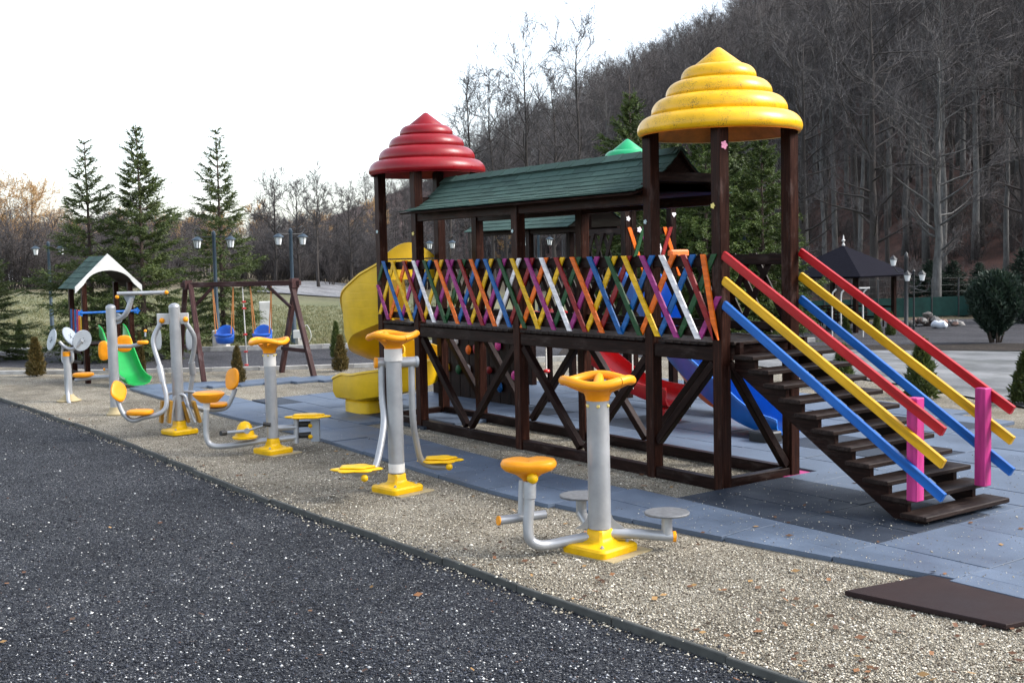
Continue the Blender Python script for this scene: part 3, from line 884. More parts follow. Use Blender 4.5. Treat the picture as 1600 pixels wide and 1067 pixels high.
def dome(parent, cx, cy, z0, mat, mat_in, sc=1.0):
    tiers = [(0.855, 0.66, 0.00, 0.205), (0.705, 0.51, 0.185, 0.205), (0.55, 0.355, 0.37, 0.19), (0.39, 0.235, 0.545, 0.165)]
    pr = [(0.83, -0.012)]
    for ro, ri, z, h in tiers:
        pr += [(ro - 0.05, z - 0.006), (ro - 0.022, z + 0.004), (ro - 0.006, z + h * 0.10), (ro, z + h * 0.24)]
        for k in range(1, 9):
            a = k / 8 * PI / 2
            pr.append((ri + (ro - ri) * max(0.0, math.cos(a)) ** 0.85, z + h * (0.24 + 0.76 * max(0.0, math.sin(a)) ** 1.05)))
        pr.append((ri - 0.004, z + h - 0.006))
    zt = tiers[-1][2] + tiers[-1][3]
    pr += [(0.262, zt - 0.018), (0.255, zt + 0.004), (0.10, zt + 0.125), (0.03, zt + 0.18), (0.012, zt + 0.188), (0.0, zt + 0.189)]
    pr = [(r * sc, z * sc) for r, z in pr]
    b = MB().lathe(pr, 64, close=True)
    o = b.build('dome_roof', mat, parent, smooth=42, origin=(0, 0, 0)); o.location = (cx, cy, z0)
    o.matrix_parent_inverse = wm(parent).inverted()
    pi_ = [(0.832, -0.011), (0.79, 0.01), (0.64, 0.17), (0.49, 0.36), (0.33, 0.53), (0.0, 0.72)]
    i = MB().lathe([(r * sc, z * sc) for r, z in reversed(pi_)], 48, close=True).build('dome_lining', mat_in, o, smooth=40)
    i.location = (cx, cy, z0); i.matrix_parent_inverse = wm(o).inverted()
    return o
dome(br, (U6 + U7) / 2, VM, 3.63, M['dome_yellow'], M['dome_in'])
dr = dome(br, (U0 + U1) / 2, VM, 3.635, M['dome_red'], plain('raw_red_fibreglass', (0.2, 0.008, 0.012), 0.6))
# flower and heart badges screwed to the posts
def flower(P, n_dir, r, mat, parent):
    z = Vector((0, 0, 1)); n_ = Vector(n_dir).normalized(); x = z.cross(n_).normalized()
    Mx = Matrix(((x.x, z.x, n_.x, P[0]), (x.y, z.y, n_.y, P[1]), (x.z, z.z, n_.z, P[2]), (0, 0, 0, 1)))
    poly = [(r * (0.86 + 0.15 * math.cos(5 * a)) * math.cos(a), r * (0.86 + 0.15 * math.cos(5 * a)) * math.sin(a)) for a in [2 * PI * k / 40 for k in range(40)]]
    return MB().prism(poly, 0.012, Mx, ch=0.002).build('flower_badge', mat, parent)
for k, c in dict(fpink=(0.75, 0.3, 0.42), fyellow=(0.75, 0.62, 0.2), fgrey=(0.4, 0.5, 0.5), fwhite=(0.8, 0.76, 0.76)).items(): M[k] = paint(k, c, 0.5, 0.2)
fy = V0 - hw - 0.001
for (u, z, c, r) in ((U6 - 0.02, 2.74, 'fgrey', 0.026), (U7 - 0.03, 2.86, 'fyellow', 0.03), (U0, 2.82, 'fgrey', 0.026), (U1, 2.76, 'fyellow', 0.028), (U4 - 0.02, 2.72, 'fgrey', 0.024)):
    flower((u, fy, z), (0, -1, 0), r, M[c], br)
flower((U7 + hw + 0.001, V0 - 0.01, 3.45), (1, 0, 0), 0.045, M['fpink'], br)
# ------------------------------------------------------------------ stairs
st = thing('staircase', (-7.0, VM, 0), 'steep dark wooden stairs with red, yellow and blue handrails and pink posts', 'stairs')
NT = 11
rise = 1.504 / (NT + 1)
UX0, UX1 = -8.10, -5.95
run = (UX1 - UX0) / NT
sv0, sv1 = 8.47, 9.42
for V in (sv0, sv1):                                   # sawn stringers
    pr = [(UX0 - 0.075, 1.50)]
    for k in range(NT):
        zt = 1.504 - rise * (k + 1) - 0.045
        u = UX0 + run * k
        pr += [(u, pr[-1][1]), (u, zt), ] if k else [(UX0 - 0.002, 1.50), (UX0 - 0.002, zt)]
    pr += [(UX1 - 0.03, pr[-1][1]), (UX1 - 0.03, 0.006), (UX1 - 0.27, 0.006), (UX0 - 0.075, 1.22)]
    cl = [pr[0]]
    for q in pr[1:]:
        if (Vector(q) - Vector(cl[-1])).length > 1e-4: cl.append(q)
    Mx = Matrix(((1, 0, 0, 0), (0, 0, 1, V - 0.025), (0, 1, 0, 0), (0, 0, 0, 1)))
    MB().prism(cl, 0.05, Mx).build('stringer', M['wood'], st)
for k in range(NT):
    zt = 1.504 - rise * (k + 1)
    u = UX0 + run * k
    timber('tread', (u + 0.105, sv0 - 0.10, zt - 0.0225), (u + 0.105, sv1 + 0.19, zt - 0.0225), 0.265, 0.043, M['wood_grey'], st, ch=0.007)
def rail(name, mat, V, z0, z1, u0=-8.185, u1=-5.69):
    timber(name, (u0, V, z0), (u1, V, z1), 0.042, 0.084, M[mat], st, ch=0.004)
for V, dz, ue in ((8.31, 0.0, -5.70), (9.435, 0.012, -5.78)):
    for mt_, za_, zb_ in (('rail_red', 2.375, 0.885), ('rail_yellow', 2.125, 0.615), ('rail_blue', 1.885, 0.335)):
        rail('handrail', mt_, V, za_ + dz, zb_ + dz + (0.05 if ue < -5.75 else 0), u1=ue)
for V in (8.39, 9.375):
    timber('pink_post', (-6.03, V, rise * 2 - 0.001), (-6.03, V, 1.135), 0.105, 0.105, M['pink'], st)
# ------------------------------------------------------------------ slides
def plastic(name, col, rough=0.35, wave=False):
    m, nt, n, l, p = nodes_of(name)
    v = coord(n, l)
    f = noise(n, l, v, 3, 5, 0.6); g = noise(n, l, v, 30, 4, 0.7)
    r_ = ramp(n, [(0.3, tuple(c * 0.82 for c in col)), (0.7, tuple(min(1, c * 1.12) for c in col))]); l.new(f, r_.inputs[0])
    k = ramp(n, [(0.62, (0, 0, 0)), (0.75, (1, 1, 1))]); l.new(g, k.inputs[0])
    c = mixc(n, l, math_(n, l, 'MULTIPLY', k.outputs[0], 0.25), r_.outputs[0], (0.12, 0.1, 0.07))
    l.new(c, p.inputs['Base Color']); p.inputs['Roughness'].default_value = rough
    if wave:
        wv = n.new('ShaderNodeTexWave'); wv.bands_direction = 'Z'; wv.inputs['Scale'].default_value = 2.6; wv.inputs['Distortion'].default_value = 2.5
        wv.inputs['Detail'].default_value = 0; wv.inputs['Detail Scale'].default_value = 1.2; l.new(v, wv.inputs['Vector'])
        h = ramp(n, [(0.0, (0, 0, 0)), (0.06, (1, 1, 1))]); l.new(wv.outputs['Fac'], h.inputs[0])
        bump(n, l, p, h.outputs[0], 0.16, 0.006)
    else: bump(n, l, p, g, 0.06, 0.01)
    return m
M['sl_yellow'] = plastic('yellow_plastic', (0.64, 0.40, 0.004), 0.42, True)
M['sl_red'] = plastic('red_plastic', (0.52, 0.004, 0.006))
M['sl_blue'] = plastic('blue_plastic', (0.003, 0.115, 0.46))
M['sl_orange'] = plastic('orange_plastic', (0.75, 0.17, 0.04))
M['sl_green'] = plastic('green_plastic', (0.01, 0.28, 0.055))
M['legblack'] = plain('black_steel', (0.012, 0.012, 0.013), 0.45)
def trough(path, hw_, walls, th=0.022, sub=5):
    """shell of a chute along path; walls = (left, right) height per station"""
    pts = [Vector(q) for q in path]
    P, WL = spline(pts, [w_[0] for w_ in walls], sub); _, WR = spline(pts, [w_[1] for w_ in walls], sub)
    b = MB(); V = []; n = len(P); k = 0
    for i in range(n):
        t = (P[min(i + 1, n - 1)] - P[max(i - 1, 0)]).normalized()
        lat_ = Vector((t.y, -t.x, 0)).normalized(); up = lat_.cross(t)
        if up.z < 0: up = -up
        up = (up + Vector((0, 0, 1))).normalized()
        prof = [(-hw_ - 0.03, WL[i] - 0.03), (-hw_ - 0.022, WL[i]), (-hw_, WL[i]), (-hw_ * 0.97, max(0.1, WL[i] * 0.35)), (-hw_ * 0.78, 0.035), (-hw_ * 0.4, 0.004), (0, 0), (hw_ * 0.4, 0.004), (hw_ * 0.78, 0.035), (hw_ * 0.97, max(0.1, WR[i] * 0.35)), (hw_, WR[i]), (hw_ + 0.022, WR[i]), (hw_ + 0.03, WR[i] - 0.03)]
        back = [(hw_ + th * 0.3, WR[i] - 0.04), (hw_ * 0.97 + th, max(0.1, WR[i] * 0.35)), (hw_ * 0.8 + th, 0.02), (hw_ * 0.4, -th), (0, -th - 0.003), (-hw_ * 0.4, -th), (-hw_ * 0.8 - th, 0.02), (-hw_ * 0.97 - th, max(0.1, WL[i] * 0.35)), (-hw_ - th * 0.3, WL[i] - 0.04)]
        pr = prof + back; k = len(pr)
        V += [P[i] + lat_ * a + up * c for a, c in pr]
    F = []
    for i in range(n - 1):
        for j in range(k):
            jj = (j + 1) % k
            F.append((i * k + j, i * k + jj, (i + 1) * k + jj, (i + 1) * k + j))
    F.append(tuple(range(k))); F.append(tuple(reversed(range((n - 1) * k, n * k))))
    return b.add(V, F)
# yellow spiral slide at the red tower
ys = thing('spiral_slide', (-16.2, 8.9, 0), 'yellow plastic spiral slide curling down beside the red domed tower', 'slide')
path = [(-15.30, 8.66, 1.50), (-15.62, 8.50, 1.38)]; wl_ = [(0.9, 0.9), (0.84, 0.7)]
for k in range(0, 13):
    a = 2 * PI * k / 12
    zz = 1.25 - 0.34 * (1 - math.exp(-k / 1.6)) - 0.66 * (k / 12)
    path.append((-15.90 - 0.46 * math.sin(a), 8.88 - 0.46 * math.cos(a), zz))
    h = 0.43 + 0.30 * max(0, 1 - k / 2.2)
    wl_.append((h, h))
path += [(-16.22, 8.41, 0.25), (-16.52, 8.40, 0.235)]; wl_ += [(0.42, 0.42), (0.34, 0.34)]
trough(path, 0.29, wl_).build('chute', M['sl_yellow'], ys, smooth=40)
MB().lathe([(0.09, 0.0), (0.09, 1.42), (0.07, 1.5)], 20, c=(-15.90, 8.88, 0.0)).build('center_pole', M['sl_yellow'], ys, smooth=40)
bb = MB(); bb.prism([(0.36 * math.copysign(abs(math.cos(q)) ** 0.6, math.cos(q)), 0.2 * math.copysign(abs(math.sin(q)) ** 0.6, math.sin(q))) for q in [2 * PI * k / 28 for k in range(28)]], 0.24, Matrix.Translation((-16.12, 8.42, 0.0)), ch=0.03); bb.build('foot_block', M['sl_yellow'], ys, smooth=30)
for a in (2.2, 4.0):
    timber('support', (-16.2 - 0.58 * math.sin(a), 8.9 - 0.58 * math.cos(a), 0.006), (-16.2 - 0.58 * math.sin(a), 8.9 - 0.58 * math.cos(a), 0.75 if a < 3 else 0.45), 0.06, 0.06, M['wood_red'], ys)
# arched slide entry board on the red tower
Mx = Matrix(((0, 0, 1, U0 - 0.09), (1, 0, 0, VM), (0, 1, 0, 0), (0, 0, 0, 1)))
pr = [(-0.44, 2.42)] + [(-0.44 + 0.88 * k / 12, 2.46 + 0.20 * math.sin(PI * k / 12)) for k in range(13)] + [(0.44, 2.42)]
MB().prism(pr, 0.02, Mx).build('entry_arch', M['sl_yellow'], ys)
pr = [(-0.44, 2.10), (0.44, 2.10), (0.44, 2.40), (-0.44, 2.40)]
MB().prism(pr, 0.02, Mx).build('entry_panel', M['sl_yellow'], ys)
# ------------------------------------------------------------------ second play structure behind
b2 = thing('climbing_tower', (-14.97, 12.97, 0), 'wooden climbing tower with green domed roof behind the play bridge', 'play structure')
a0, a1, c0, c1 = -15.48, -14.47, 12.46, 13.47
for U in (a0, a1):
    for V in (c0, c1): timber('post', (U, V, 0), (U, V, 3.5), 0.12, 0.12, M['wood'], b2)
dome(b2, (a0 + a1) / 2, (c0 + c1) / 2, 3.44, M['dome_green'], plain('raw_green_fibreglass', (0.02, 0.16, 0.07), 0.6))
for V in (c0, c1): timber('deck_beam', (a0 + 0.065, V, 1.87), (a1 - 0.065, V, 1.87), 0.07, 0.13, M['wood'], b2)
for U in (a0, a1): timber('deck_beam', (U, c0 + 0.065, 1.87), (U, c1 - 0.065, 1.87), 0.07, 0.13, M['wood'], b2)
y = c0 - 0.02
while y < c1 + 0.03:
    timber('deck_board', (a0 - 0.03 if c0 + 0.12 < y < c1 - 0.12 else a0 + 0.07, y, 1.955), (a1 + 0.03 if c0 + 0.12 < y < c1 - 0.12 else a1 - 0.07, y, 1.955), 0.11, 0.034, M['wood_grey'], b2); y += 0.12
for V in (c0 - 0.03,): timber('top_rail', (a0 + 0.065, V, 2.78), (a1 - 0.065, V, 2.78), 0.04, 0.11, M['wood_grey'], b2)
timber('top_rail', (a1 + 0.03, c0 + 0.065, 2.78), (a1 + 0.03, c1 - 0.065, 2.78), 0.04, 0.11, M['wood'], b2)
def latU(v0, v1, z0, z1, U, col, parent):
    k = 0.036 * math.hypot(1, (v1 - v0) / (z0 - z1))
    Mx = Matrix(((0, 0, 1, U - 0.009), (1, 0, 0, 0), (0, 1, 0, 0), (0, 0, 0, 1)))
    MB().prism([(v0 - k, z0), (v0 + k, z0), (v1 + k, z1), (v1 - k, z1)], 0.018, Mx, ch=0.0025).build('lattice_board', M['b_' + col], parent)
cs = ['maroon', 'orange', 'purple', 'orange', 'maroon']
for i, c in enumerate(['orange', 'purple', 'white', 'orange']): latU(c0 + 0.02 + i * 0.26, c0 + 0.02 + i * 0.26 + 0.34, 2.84, 2.02, a1 + 0.062, c, b2)
for i, c in enumerate(['green', 'yellow', 'maroon']): latU(c0 + 0.32 + i * 0.3, c0 - 0.02 + i * 0.3, 2.84, 2.02, a1 + 0.084, c, b2)
for i in range(4):
    u = a0 + 0.02 + i * 0.25
    for e, vv in ((0.3, c0 - 0.07), (-0.3, c0 - 0.09)):
        if a0 - 0.05 < u + e < a1 + 0.05:
            Mx = Matrix(((1, 0, 0, 0), (0, 0, 1, vv), (0, 1, 0, 0), (0, 0, 0, 1)))
            MB().prism([(u - 0.04, 2.76), (u + 0.04, 2.76), (u + e + 0.04, 2.04), (u + e - 0.04, 2.04)], 0.018, Mx).build('lattice_board', M['wood_grey'], b2)
def heart(P, r, mat, parent):
    poly = []
    for k in range(28):
        t = 2 * PI * k / 28
        poly.append((r * 16 * math.sin(t) ** 3 / 16, r * (13 * math.cos(t) - 5 * math.cos(2 * t) - 2 * math.cos(3 * t) - math.cos(4 * t)) / 16))
    Mx = Matrix(((0, 0, 1, P[0]), (1, 0, 0, P[1]), (0, 1, 0, P[2]), (0, 0, 0, 1)))
    MB().prism(poly, 0.012, Mx).build('heart_badge', mat, parent)
heart((a1 + 0.061, c1, 3.05), 0.045, M['fwhite'], b2)
flower((a1 + 0.061, c0, 2.98), (1, 0, 0), 0.045, M['fwhite'], b2); flower((a1 + 0.1, c0 + 0.2, 2.80), (1, 0, 0), 0.05, M['fwhite'], b2)
# its annex roof, a low green shingled gable to the left
ax = thing('annex_roof', (-17.4, 12.97, 0), 'low green shingled roof on dark posts beside the climbing tower', 'play structure')
def prof2(s): return 0.72 * s, 3.32 - 0.42 * s
for U in (-18.9, -17.2):
    for V in (12.5, 13.44): timber('post', (U, V, 0), (U, V, 2.9), 0.11, 0.11, M['wood'], ax)
rb = MB(); rb.add([(-19.0, 12.25, 2.885), (-15.75, 12.25, 2.885), (-15.75, 12.97, 3.305), (-19.0, 12.97, 3.305), (-19.0, 13.69, 2.885), (-15.75, 13.69, 2.885), (-19.0, 12.97, 3.27), (-15.75, 12.97, 3.27)], [(0, 1, 2, 3), (3, 2, 5, 4), (0, 6, 7, 1), (6, 4, 5, 7), (0, 3, 4, 6), (1, 7, 5, 2)])
r2 = rb.build('roof', M['wood'], ax)
shingle_roof(r2, -19.02, -15.73, 12.97, -1, 6, 0.33, prof2, M['shingle']); shingle_roof(r2, -19.02, -15.73, 12.97, 1, 6, 0.33, prof2, M['shingle'], as_parts=False)
for V in (12.5, 13.44): timber('eave_beam', (-18.84, V, 2.86), (-15.8, V, 2.86), 0.07, 0.09, M['wood'], ax)
# blue slide with an orange one beyond it, red slide nearer
bl = thing('blue_slide', (-12.5, 12.4, 0), 'curved blue plastic slide reaching the rubber court behind the stairs', 'slide')
trough([AT(987, 444, 18.75), AT(1016, 486, 18.1), AT(1062, 556, 17.0), AT(1108, 606, 16.2), AT(1158, 648, 15.5), AT(1200, 671, 15.0), AT(1236, 677, 14.7)], 0.27, [(0.40, 0.40)] * 5 + [(0.28, 0.28), (0.2, 0.2)]).build('chute', M['sl_blue'], bl, smooth=40)
MB().box(tuple(G(1196, 694) + Vector((0, 0, 0.085))), (0.30, 0.30, 0.17), ch=0.02).build('foot', M['legblack'], bl)
timber('leg', (-12.9, 12.3, 0), (-12.9, 12.3, 0.8), 0.08, 0.08, M['legblack'], bl)
og = thing('orange_slide', (-13.2, 13.6, 0), 'orange plastic slide running beside the blue slide', 'slide')
trough([AT(1010, 462, 19.6), AT(1032, 500, 19.0), AT(1062, 556, 18.2), AT(1096, 606, 17.5), AT(1126, 634, 17.0), AT(1150, 642, 16.7)], 0.22, [(0.28, 0.28)] * 4 + [(0.2, 0.2), (0.16, 0.16)]).build('chute', M['sl_orange'], og, smooth=40)
q_ = G(1101, 628); timber('leg', q_, q_ + Vector((0, 0, 0.30)), 0.09, 0.09, M['legblack'], og); q_ = G(1052, 617); timber('leg', q_, q_ + Vector((0, 0, 0.9)), 0.09, 0.09, M['legblack'], og)
# the small orange play box on tower railing
bx = MB(); bx.box((-14.18, 13.35, 2.34), (0.12, 0.42, 0.24), ch=0.03); bx.build('play_panel', M['sl_orange'], b2, smooth=30)
rs = thing('red_slide', (-12.9, 11.1, 0), 'red plastic slide ending under the play bridge view', 'slide')
rs['label'] = 'straight red plastic slide with high curved side walls ending on blue tiles'
trough([(-14.9, 10.95, 1.36), (-14.4, 10.97, 1.30), (-13.6, 11.02, 0.86), (-12.9, 11.06, 0.50), (-12.35, 11.1, 0.33), (-11.85, 11.12, 0.27)], 0.24, [(0.2, 0.2)] * 4 + [(0.24, 0.24), (0.28, 0.28)]).build('chute', M['sl_red'], rs, smooth=40)
MB().box((-12.1, 11.11, 0.13), (0.3, 0.34, 0.24), ch=0.02).build('foot', M['sl_red'], rs)
for U in (-14.95,):
    for V in (10.72, 11.2): timber('support', (U, V, 0), (U, V, 1.7), 0.09, 0.09, M['wood'], rs)
# climbing wall: dark boards with coloured holds
cw = thing('climbing_wall', (-15.6, 10.55, 0), 'dark board climbing wall with colourful holds under the play bridge', 'climbing wall')
cw['label'] = 'dark upright board wall studded with small colourful climbing holds'
for i in range(9):
    timber('board', (-17.35 + i * 0.30, 10.55, 0.01), (-17.35 + i * 0.30, 10.55, 1.46), 0.03, 0.292, M['wood'], cw, up=(1, 0, 0))
timber('top_beam', (-17.55, 10.56, 1.52), (-14.75, 10.56, 1.52), 0.08, 0.1, M['wood'], cw)
hc = ['pink', 'yellow', 'green', 'white', 'orange', 'maroon', 'blue']
for i in range(16):
    u = -17.3 + (i % 8) * 0.33 + random.uniform(-0.06, 0.06); z = 0.45 + (i // 8) * 0.55 + random.uniform(-0.15, 0.2)
    MB().ball((u, 10.50, z), 0.075, 8, 6, (1, 0.55, 0.8 + random.random() * 0.5)).build('hold', M['b_' + hc[i % 7]], cw, smooth=50)
# knotted ropes hanging from the bridge deck
M['rope'] = plain('white_rope', (0.62, 0.6, 0.56), 0.85, 0, 60, 0.3)
M['knob'] = plastic('red_knob', (0.55, 0.02, 0.02))
def rope(P0, length, knobs, label):
    t = thing('knotted_rope', (P0[0], P0[1], P0[2] - length), label, 'rope', 'climbing ropes with red discs')
    MB().tube([P0, Vector(P0) - Vector((0, 0, length))], 0.011, 6).build('cord', M['rope'], t, smooth=60)
    for k in knobs: MB().lathe([(0.0, -0.03), (0.045, -0.02), (0.055, 0.0), (0.045, 0.02), (0.0, 0.03)], 12, c=(P0[0], P0[1], P0[2] - k)).build('knob', M['knob'], t, smooth=50)
rope((-13.35, 9.95, 1.45), 1.15, (0.32, 0.70), 'white climbing rope with red discs below the play bridge deck')
rope((-11.75, 10.2, 1.45), 0.85, (0.2, 0.75), 'white climbing rope with red discs below the play bridge deck')
timber('rope_beam', (-14.0, 9.95, 1.49), (-11.3, 10.25, 1.49), 0.08, 0.08, M['wood'], b2)
# ------------------------------------------------------------------ outdoor exercise machines
def steel_mat():
    m, nt, n, l, p = nodes_of('grey_powder_coated_steel')
    v = coord(n, l)
    f = noise(n, l, v, 4, 6, 0.65); g = noise(n, l, v, 90, 3, 0.7)
    c = ramp(n, [(0.3, (0.29, 0.30, 0.31)), (0.55, (0.35, 0.36, 0.37)), (0.8, (0.42, 0.43, 0.44))]); l.new(f, c.inputs[0])
    k = ramp(n, [(0.66, (0, 0, 0)), (0.8, (1, 1, 1))]); l.new(g, k.inputs[0])
    cc = mixc(n, l, math_(n, l, 'MULTIPLY', k.outputs[0], 0.35), c.outputs[0], (0.12, 0.10, 0.08))
    l.new(cc, p.inputs['Base Color']); p.inputs['Metallic'].default_value = 0.4
    r_ = ramp(n, [(0.3, (0.30,) * 3), (0.75, (0.48,) * 3)]); l.new(f, r_.inputs[0]); l.new(r_.outputs[0], p.inputs['Roughness'])
    bump(n, l, p, g, 0.08, 0.003)
    return m
M['steel'] = steel_mat()
M['collar'] = paint('scuffed_white_collar', (0.62, 0.61, 0.58), 0.5, 0.5, (0.3, 0.26, 0.2))
M['orange'] = paint('faded_orange_plastic', (0.80, 0.295, 0.006), 0.42, 0.15, (0.35, 0.14, 0.02), 4)
M['yellow'] = paint('yellow_painted_metal', (0.72, 0.42, 0.003), 0.42, 0.35, (0.16, 0.12, 0.04), 5)
M['stonebase'] = paint('worn_cream_base', (0.36, 0.29, 0.16), 0.6, 0.5, (0.2, 0.15, 0.08), 5)
M['mustard'] = paint('worn_mustard_board', (0.33, 0.17, 0.02), 0.55, 0.4, (0.1, 0.07, 0.04), 4)
M['disc'] = plain('grey_tread_disc', (0.13, 0.135, 0.14), 0.6, 0.2, 30, 0.3)
M['white'] = paint('white_plate', (0.52, 0.52, 0.50), 0.5, 0.25)
M['palegrey'] = plain('pale_grey_plastic', (0.24, 0.27, 0.30), 0.42, 0, 5, 0.15)
M['black'] = plain('black_rubber', (0.012, 0.012, 0.012), 0.6)
def rig(bx, by):
    B = G(bx, by); d0 = dep(B); s = d0 / 1808.49
    def P(px, py, dy=0.0): return AT(px, py, d0 + dy)
    return B, P, s
MACH = 'grey and yellow exercise machines along the gravel edge'
def foot(t, B, P, s, half, mat='yellow', rz=0.17, hole=True, slab=True):
    """flared base casting on its square plate"""
    Mx = Matrix.Translation(B) @ Matrix.Rotation(rz, 4, 'Z')
    b = MB()
    h = half / math.sqrt(2)
    def rr(w_, z, n_=6):
        out = []; r_ = w_ * 0.22
        for cx_, cy_, a0_ in ((1, 1, 0), (-1, 1, PI / 2), (-1, -1, PI), (1, -1, 1.5 * PI)):
            for k in range(n_ + 1):
                a = a0_ + k / n_ * PI / 2
                out.append((cx_ * (w_ - r_) + r_ * math.cos(a), cy_ * (w_ - r_) + r_ * math.sin(a), z))
        return out
    rings = [rr(h * 0.98, 0.012), rr(h, 0.03), rr(h, 0.06), rr(h * 0.93, 0.078)]
    n_ = len(rings[0])
    for rad, z in ((h * 0.66, 0.09), (h * 0.53, 0.11), (h * 0.47, 0.135), (h * 0.46, 0.185), (h * 0.42, 0.195)):
        out = []
        for q in rings[0]:
            a = math.atan2(q[1], q[0]); out.append((rad * math.cos(a), rad * math.sin(a), z))
        rings.append(out)
    V = [Mx @ Vector(q) for r_ in rings for q in r_]; F = []
    for i in range(len(rings) - 1):
        for k in range(n_):
            j = (k + 1) % n_; F.append((i * n_ + k, i * n_ + j, (i + 1) * n_ + j, (i + 1) * n_ + k))
    F.append(tuple(reversed(range(n_)))); F.append(tuple(range((len(rings) - 1) * n_, len(rings) * n_)))
    o = b.add(V, F).build('base', M[mat], t, smooth=35)
    for a in range(4):
        q = Mx @ Vector((h * 0.74 * math.cos(PI / 4 + a * PI / 2) * 1.3, h * 0.74 * math.sin(PI / 4 + a * PI / 2) * 1.3, 0.08))
        MB().lathe([(0.016, 0), (0.016, 0.012), (0.009, 0.014), (0.009, 0.024), (0, 0.025)], 8, c=q).build('bolt', M['steel'], o)
    if slab:
        MB().box((0, 0, 0.004), (h * 2.35, h * 2.35, 0.014), M=Matrix.Translation(B + RH * 0.05) @ Matrix.Rotation(rz + 0.05, 4, 'Z')).build('footing', M['stonebase'], t)
def wheel(t, c, r, zdrop, mat='orange', rot=0.3):
    """hand wheel: lumpy ring, three broad spokes, cone hub"""
    b = MB()
    ring = []
    n_ = 36
    for k in range(n_ + 1):
        a = 2 * PI * k / n_
        ring.append(Vector(c) + Vector((r * math.cos(a), r * math.sin(a), 0.018 * math.cos(3 * (a - rot)))))
    b.tube(ring, r * 0.135, 10, cap=False)
    for k in range(3):
        a = rot + 2 * PI * k / 3
        b.tube([Vector(c) + Vector((0, 0, -zdrop * 0.55)), Vector(c) + Vector((r * 0.5 * math.cos(a), r * 0.5 * math.sin(a), -zdrop * 0.25)), Vector(c) + Vector((r * math.cos(a), r * math.sin(a), 0.012))], [r * 0.22, r * 0.17, r * 0.13], 8, smooth=4)
    b.lathe([(r * 0.345, -zdrop), (r * 0.36, -zdrop * 0.8), (r * 0.40, -zdrop * 0.66), (r * 0.52, -zdrop * 0.45), (r * 0.66, -zdrop * 0.2), (r * 0.6, -zdrop * 0.16), (r * 0.3, -zdrop * 0.42), (0, -zdrop * 0.45)], 28, c=c)
    o = b.build('hand_wheel', M[mat], t, smooth=45)
    return o
def pole(t, A, B_, r, collar=True, dome_=False):
    A, B_ = Vector(A), Vector(B_)
    b = MB().tube([A, B_], r, 28)
    if dome_: b.ball(B_, r * 1.02, 20, 8, (1, 1, 0.8))
    o = b.build('pole', M['steel'], t, smooth=40)
    return o
def collar(t, A, B_, r, mat='collar', nm='collar'):
    return MB().tube([A, B_], r, 28).build(nm, M[mat], t, smooth=40)
def tube(t, pts, r, nm='arm', mat='steel', smooth=6, seg=14):
    return MB().tube(pts, r, seg, smooth=smooth).build(nm, M[mat], t, smooth=40)
def ballcap(t, c, r, nm='end_cap', mat='yellow'):
    return MB().ball(c, r, 14, 10).build(nm, M[mat], t, smooth=60)
def pad(t, c, rx, ry, th, nrm=(0, 0, 1), nm='seat', mat='orange', lobes=0, up=(0, 0, 1)):
    n_ = Vector(nrm).normalized(); u = Vector(up)
    x = RH.copy() if abs(n_.dot(RH)) < 0.9 else FH.copy()
    x = (x - n_ * x.dot(n_)).normalized(); y = n_.cross(x)
    Mx = Matrix(((x.x, y.x, n_.x, c[0]), (x.y, y.y, n_.y, c[1]), (x.z, y.z, n_.z, c[2]), (0, 0, 0, 1)))
    poly = []
    for k in range(36):
        a = 2 * PI * k / 36
        e = 1 + (0.13 * math.cos(lobes * a) if lobes else 0)
        ca, sa = math.cos(a), math.sin(a)
        if not lobes: ca = math.copysign(abs(ca) ** 0.75, ca); sa = math.copysign(abs(sa) ** 0.75, sa)
        poly.append((rx * e * ca, ry * e * sa))
    b = MB(); V = []; F = []
    lv = [(0.72, -th / 2), (0.93, -th * 0.36), (1.0, 0), (0.95, th * 0.36), (0.8, th / 2), (0.4, th * 0.42)]
    for k, z in lv: V += [Mx @ Vector((q[0] * k, q[1] * k, z)) for q in poly]
    m_ = 36
    for i in range(len(lv) - 1):
        for k in range(m_):
            j = (k + 1) % m_; F.append((i * m_ + k, i * m_ + j, (i + 1) * m_ + j, (i + 1) * m_ + k))
    F.append(tuple(reversed(range(m_)))); F.append(tuple(range((len(lv) - 1) * m_, len(lv) * m_)))
    return b.add(V, F).build(nm, M[mat], t, smooth=50)
def saddle(t, c, w_, d_, mat='orange'):
    """bench seat with a centre crease and a tapering underside"""
    b = MB(); n_ = 24; m_ = 10; V = []; F = []
    def outline(a, k):
        ca, sa = math.cos(a), math.sin(a)
        return (w_ * k * math.copysign(abs(ca) ** 0.7, ca), d_ * k * math.copysign(abs(sa) ** 0.8, sa))
    lv = [(0.18, -0.13), (0.24, -0.11), (0.5, -0.065), (0.85, -0.035), (0.98, -0.005), (1.0, 0.02), (0.94, 0.045), (0.75, 0.055), (0.35, 0.05), (0.05, 0.045)]
    for k, z in lv:
        for i in range(n_):
            q = outline(2 * PI * i / n_, k)
            cre = -0.012 * math.exp(-(q[0] / 0.012) ** 2) if z > 0.03 else 0
            V.append(Vector(c) + RH * q[0] + FH * q[1] + Vector((0, 0, z + cre)))
    for i in range(len(lv) - 1):
        for k in range(n_):
            j = (k + 1) % n_; F.append((i * n_ + k, i * n_ + j, (i + 1) * n_ + j, (i + 1) * n_ + k))
    F.append(tuple(reversed(range(n_)))); F.append(tuple(range((len(lv) - 1) * n_, len(lv) * n_)))
    return b.add(V, F).build('seat', M[mat], t, smooth=50)
def ringbolts(t, c, r, k=6, z=0.0):
    for i in range(k):
        a = 2 * PI * i / k + 0.4
        MB().ball((c[0] + r * math.cos(a), c[1] + r * math.sin(a), c[2] + z), 0.015, 8, 6).build('bolt', M['fyellow'], t, smooth=60)
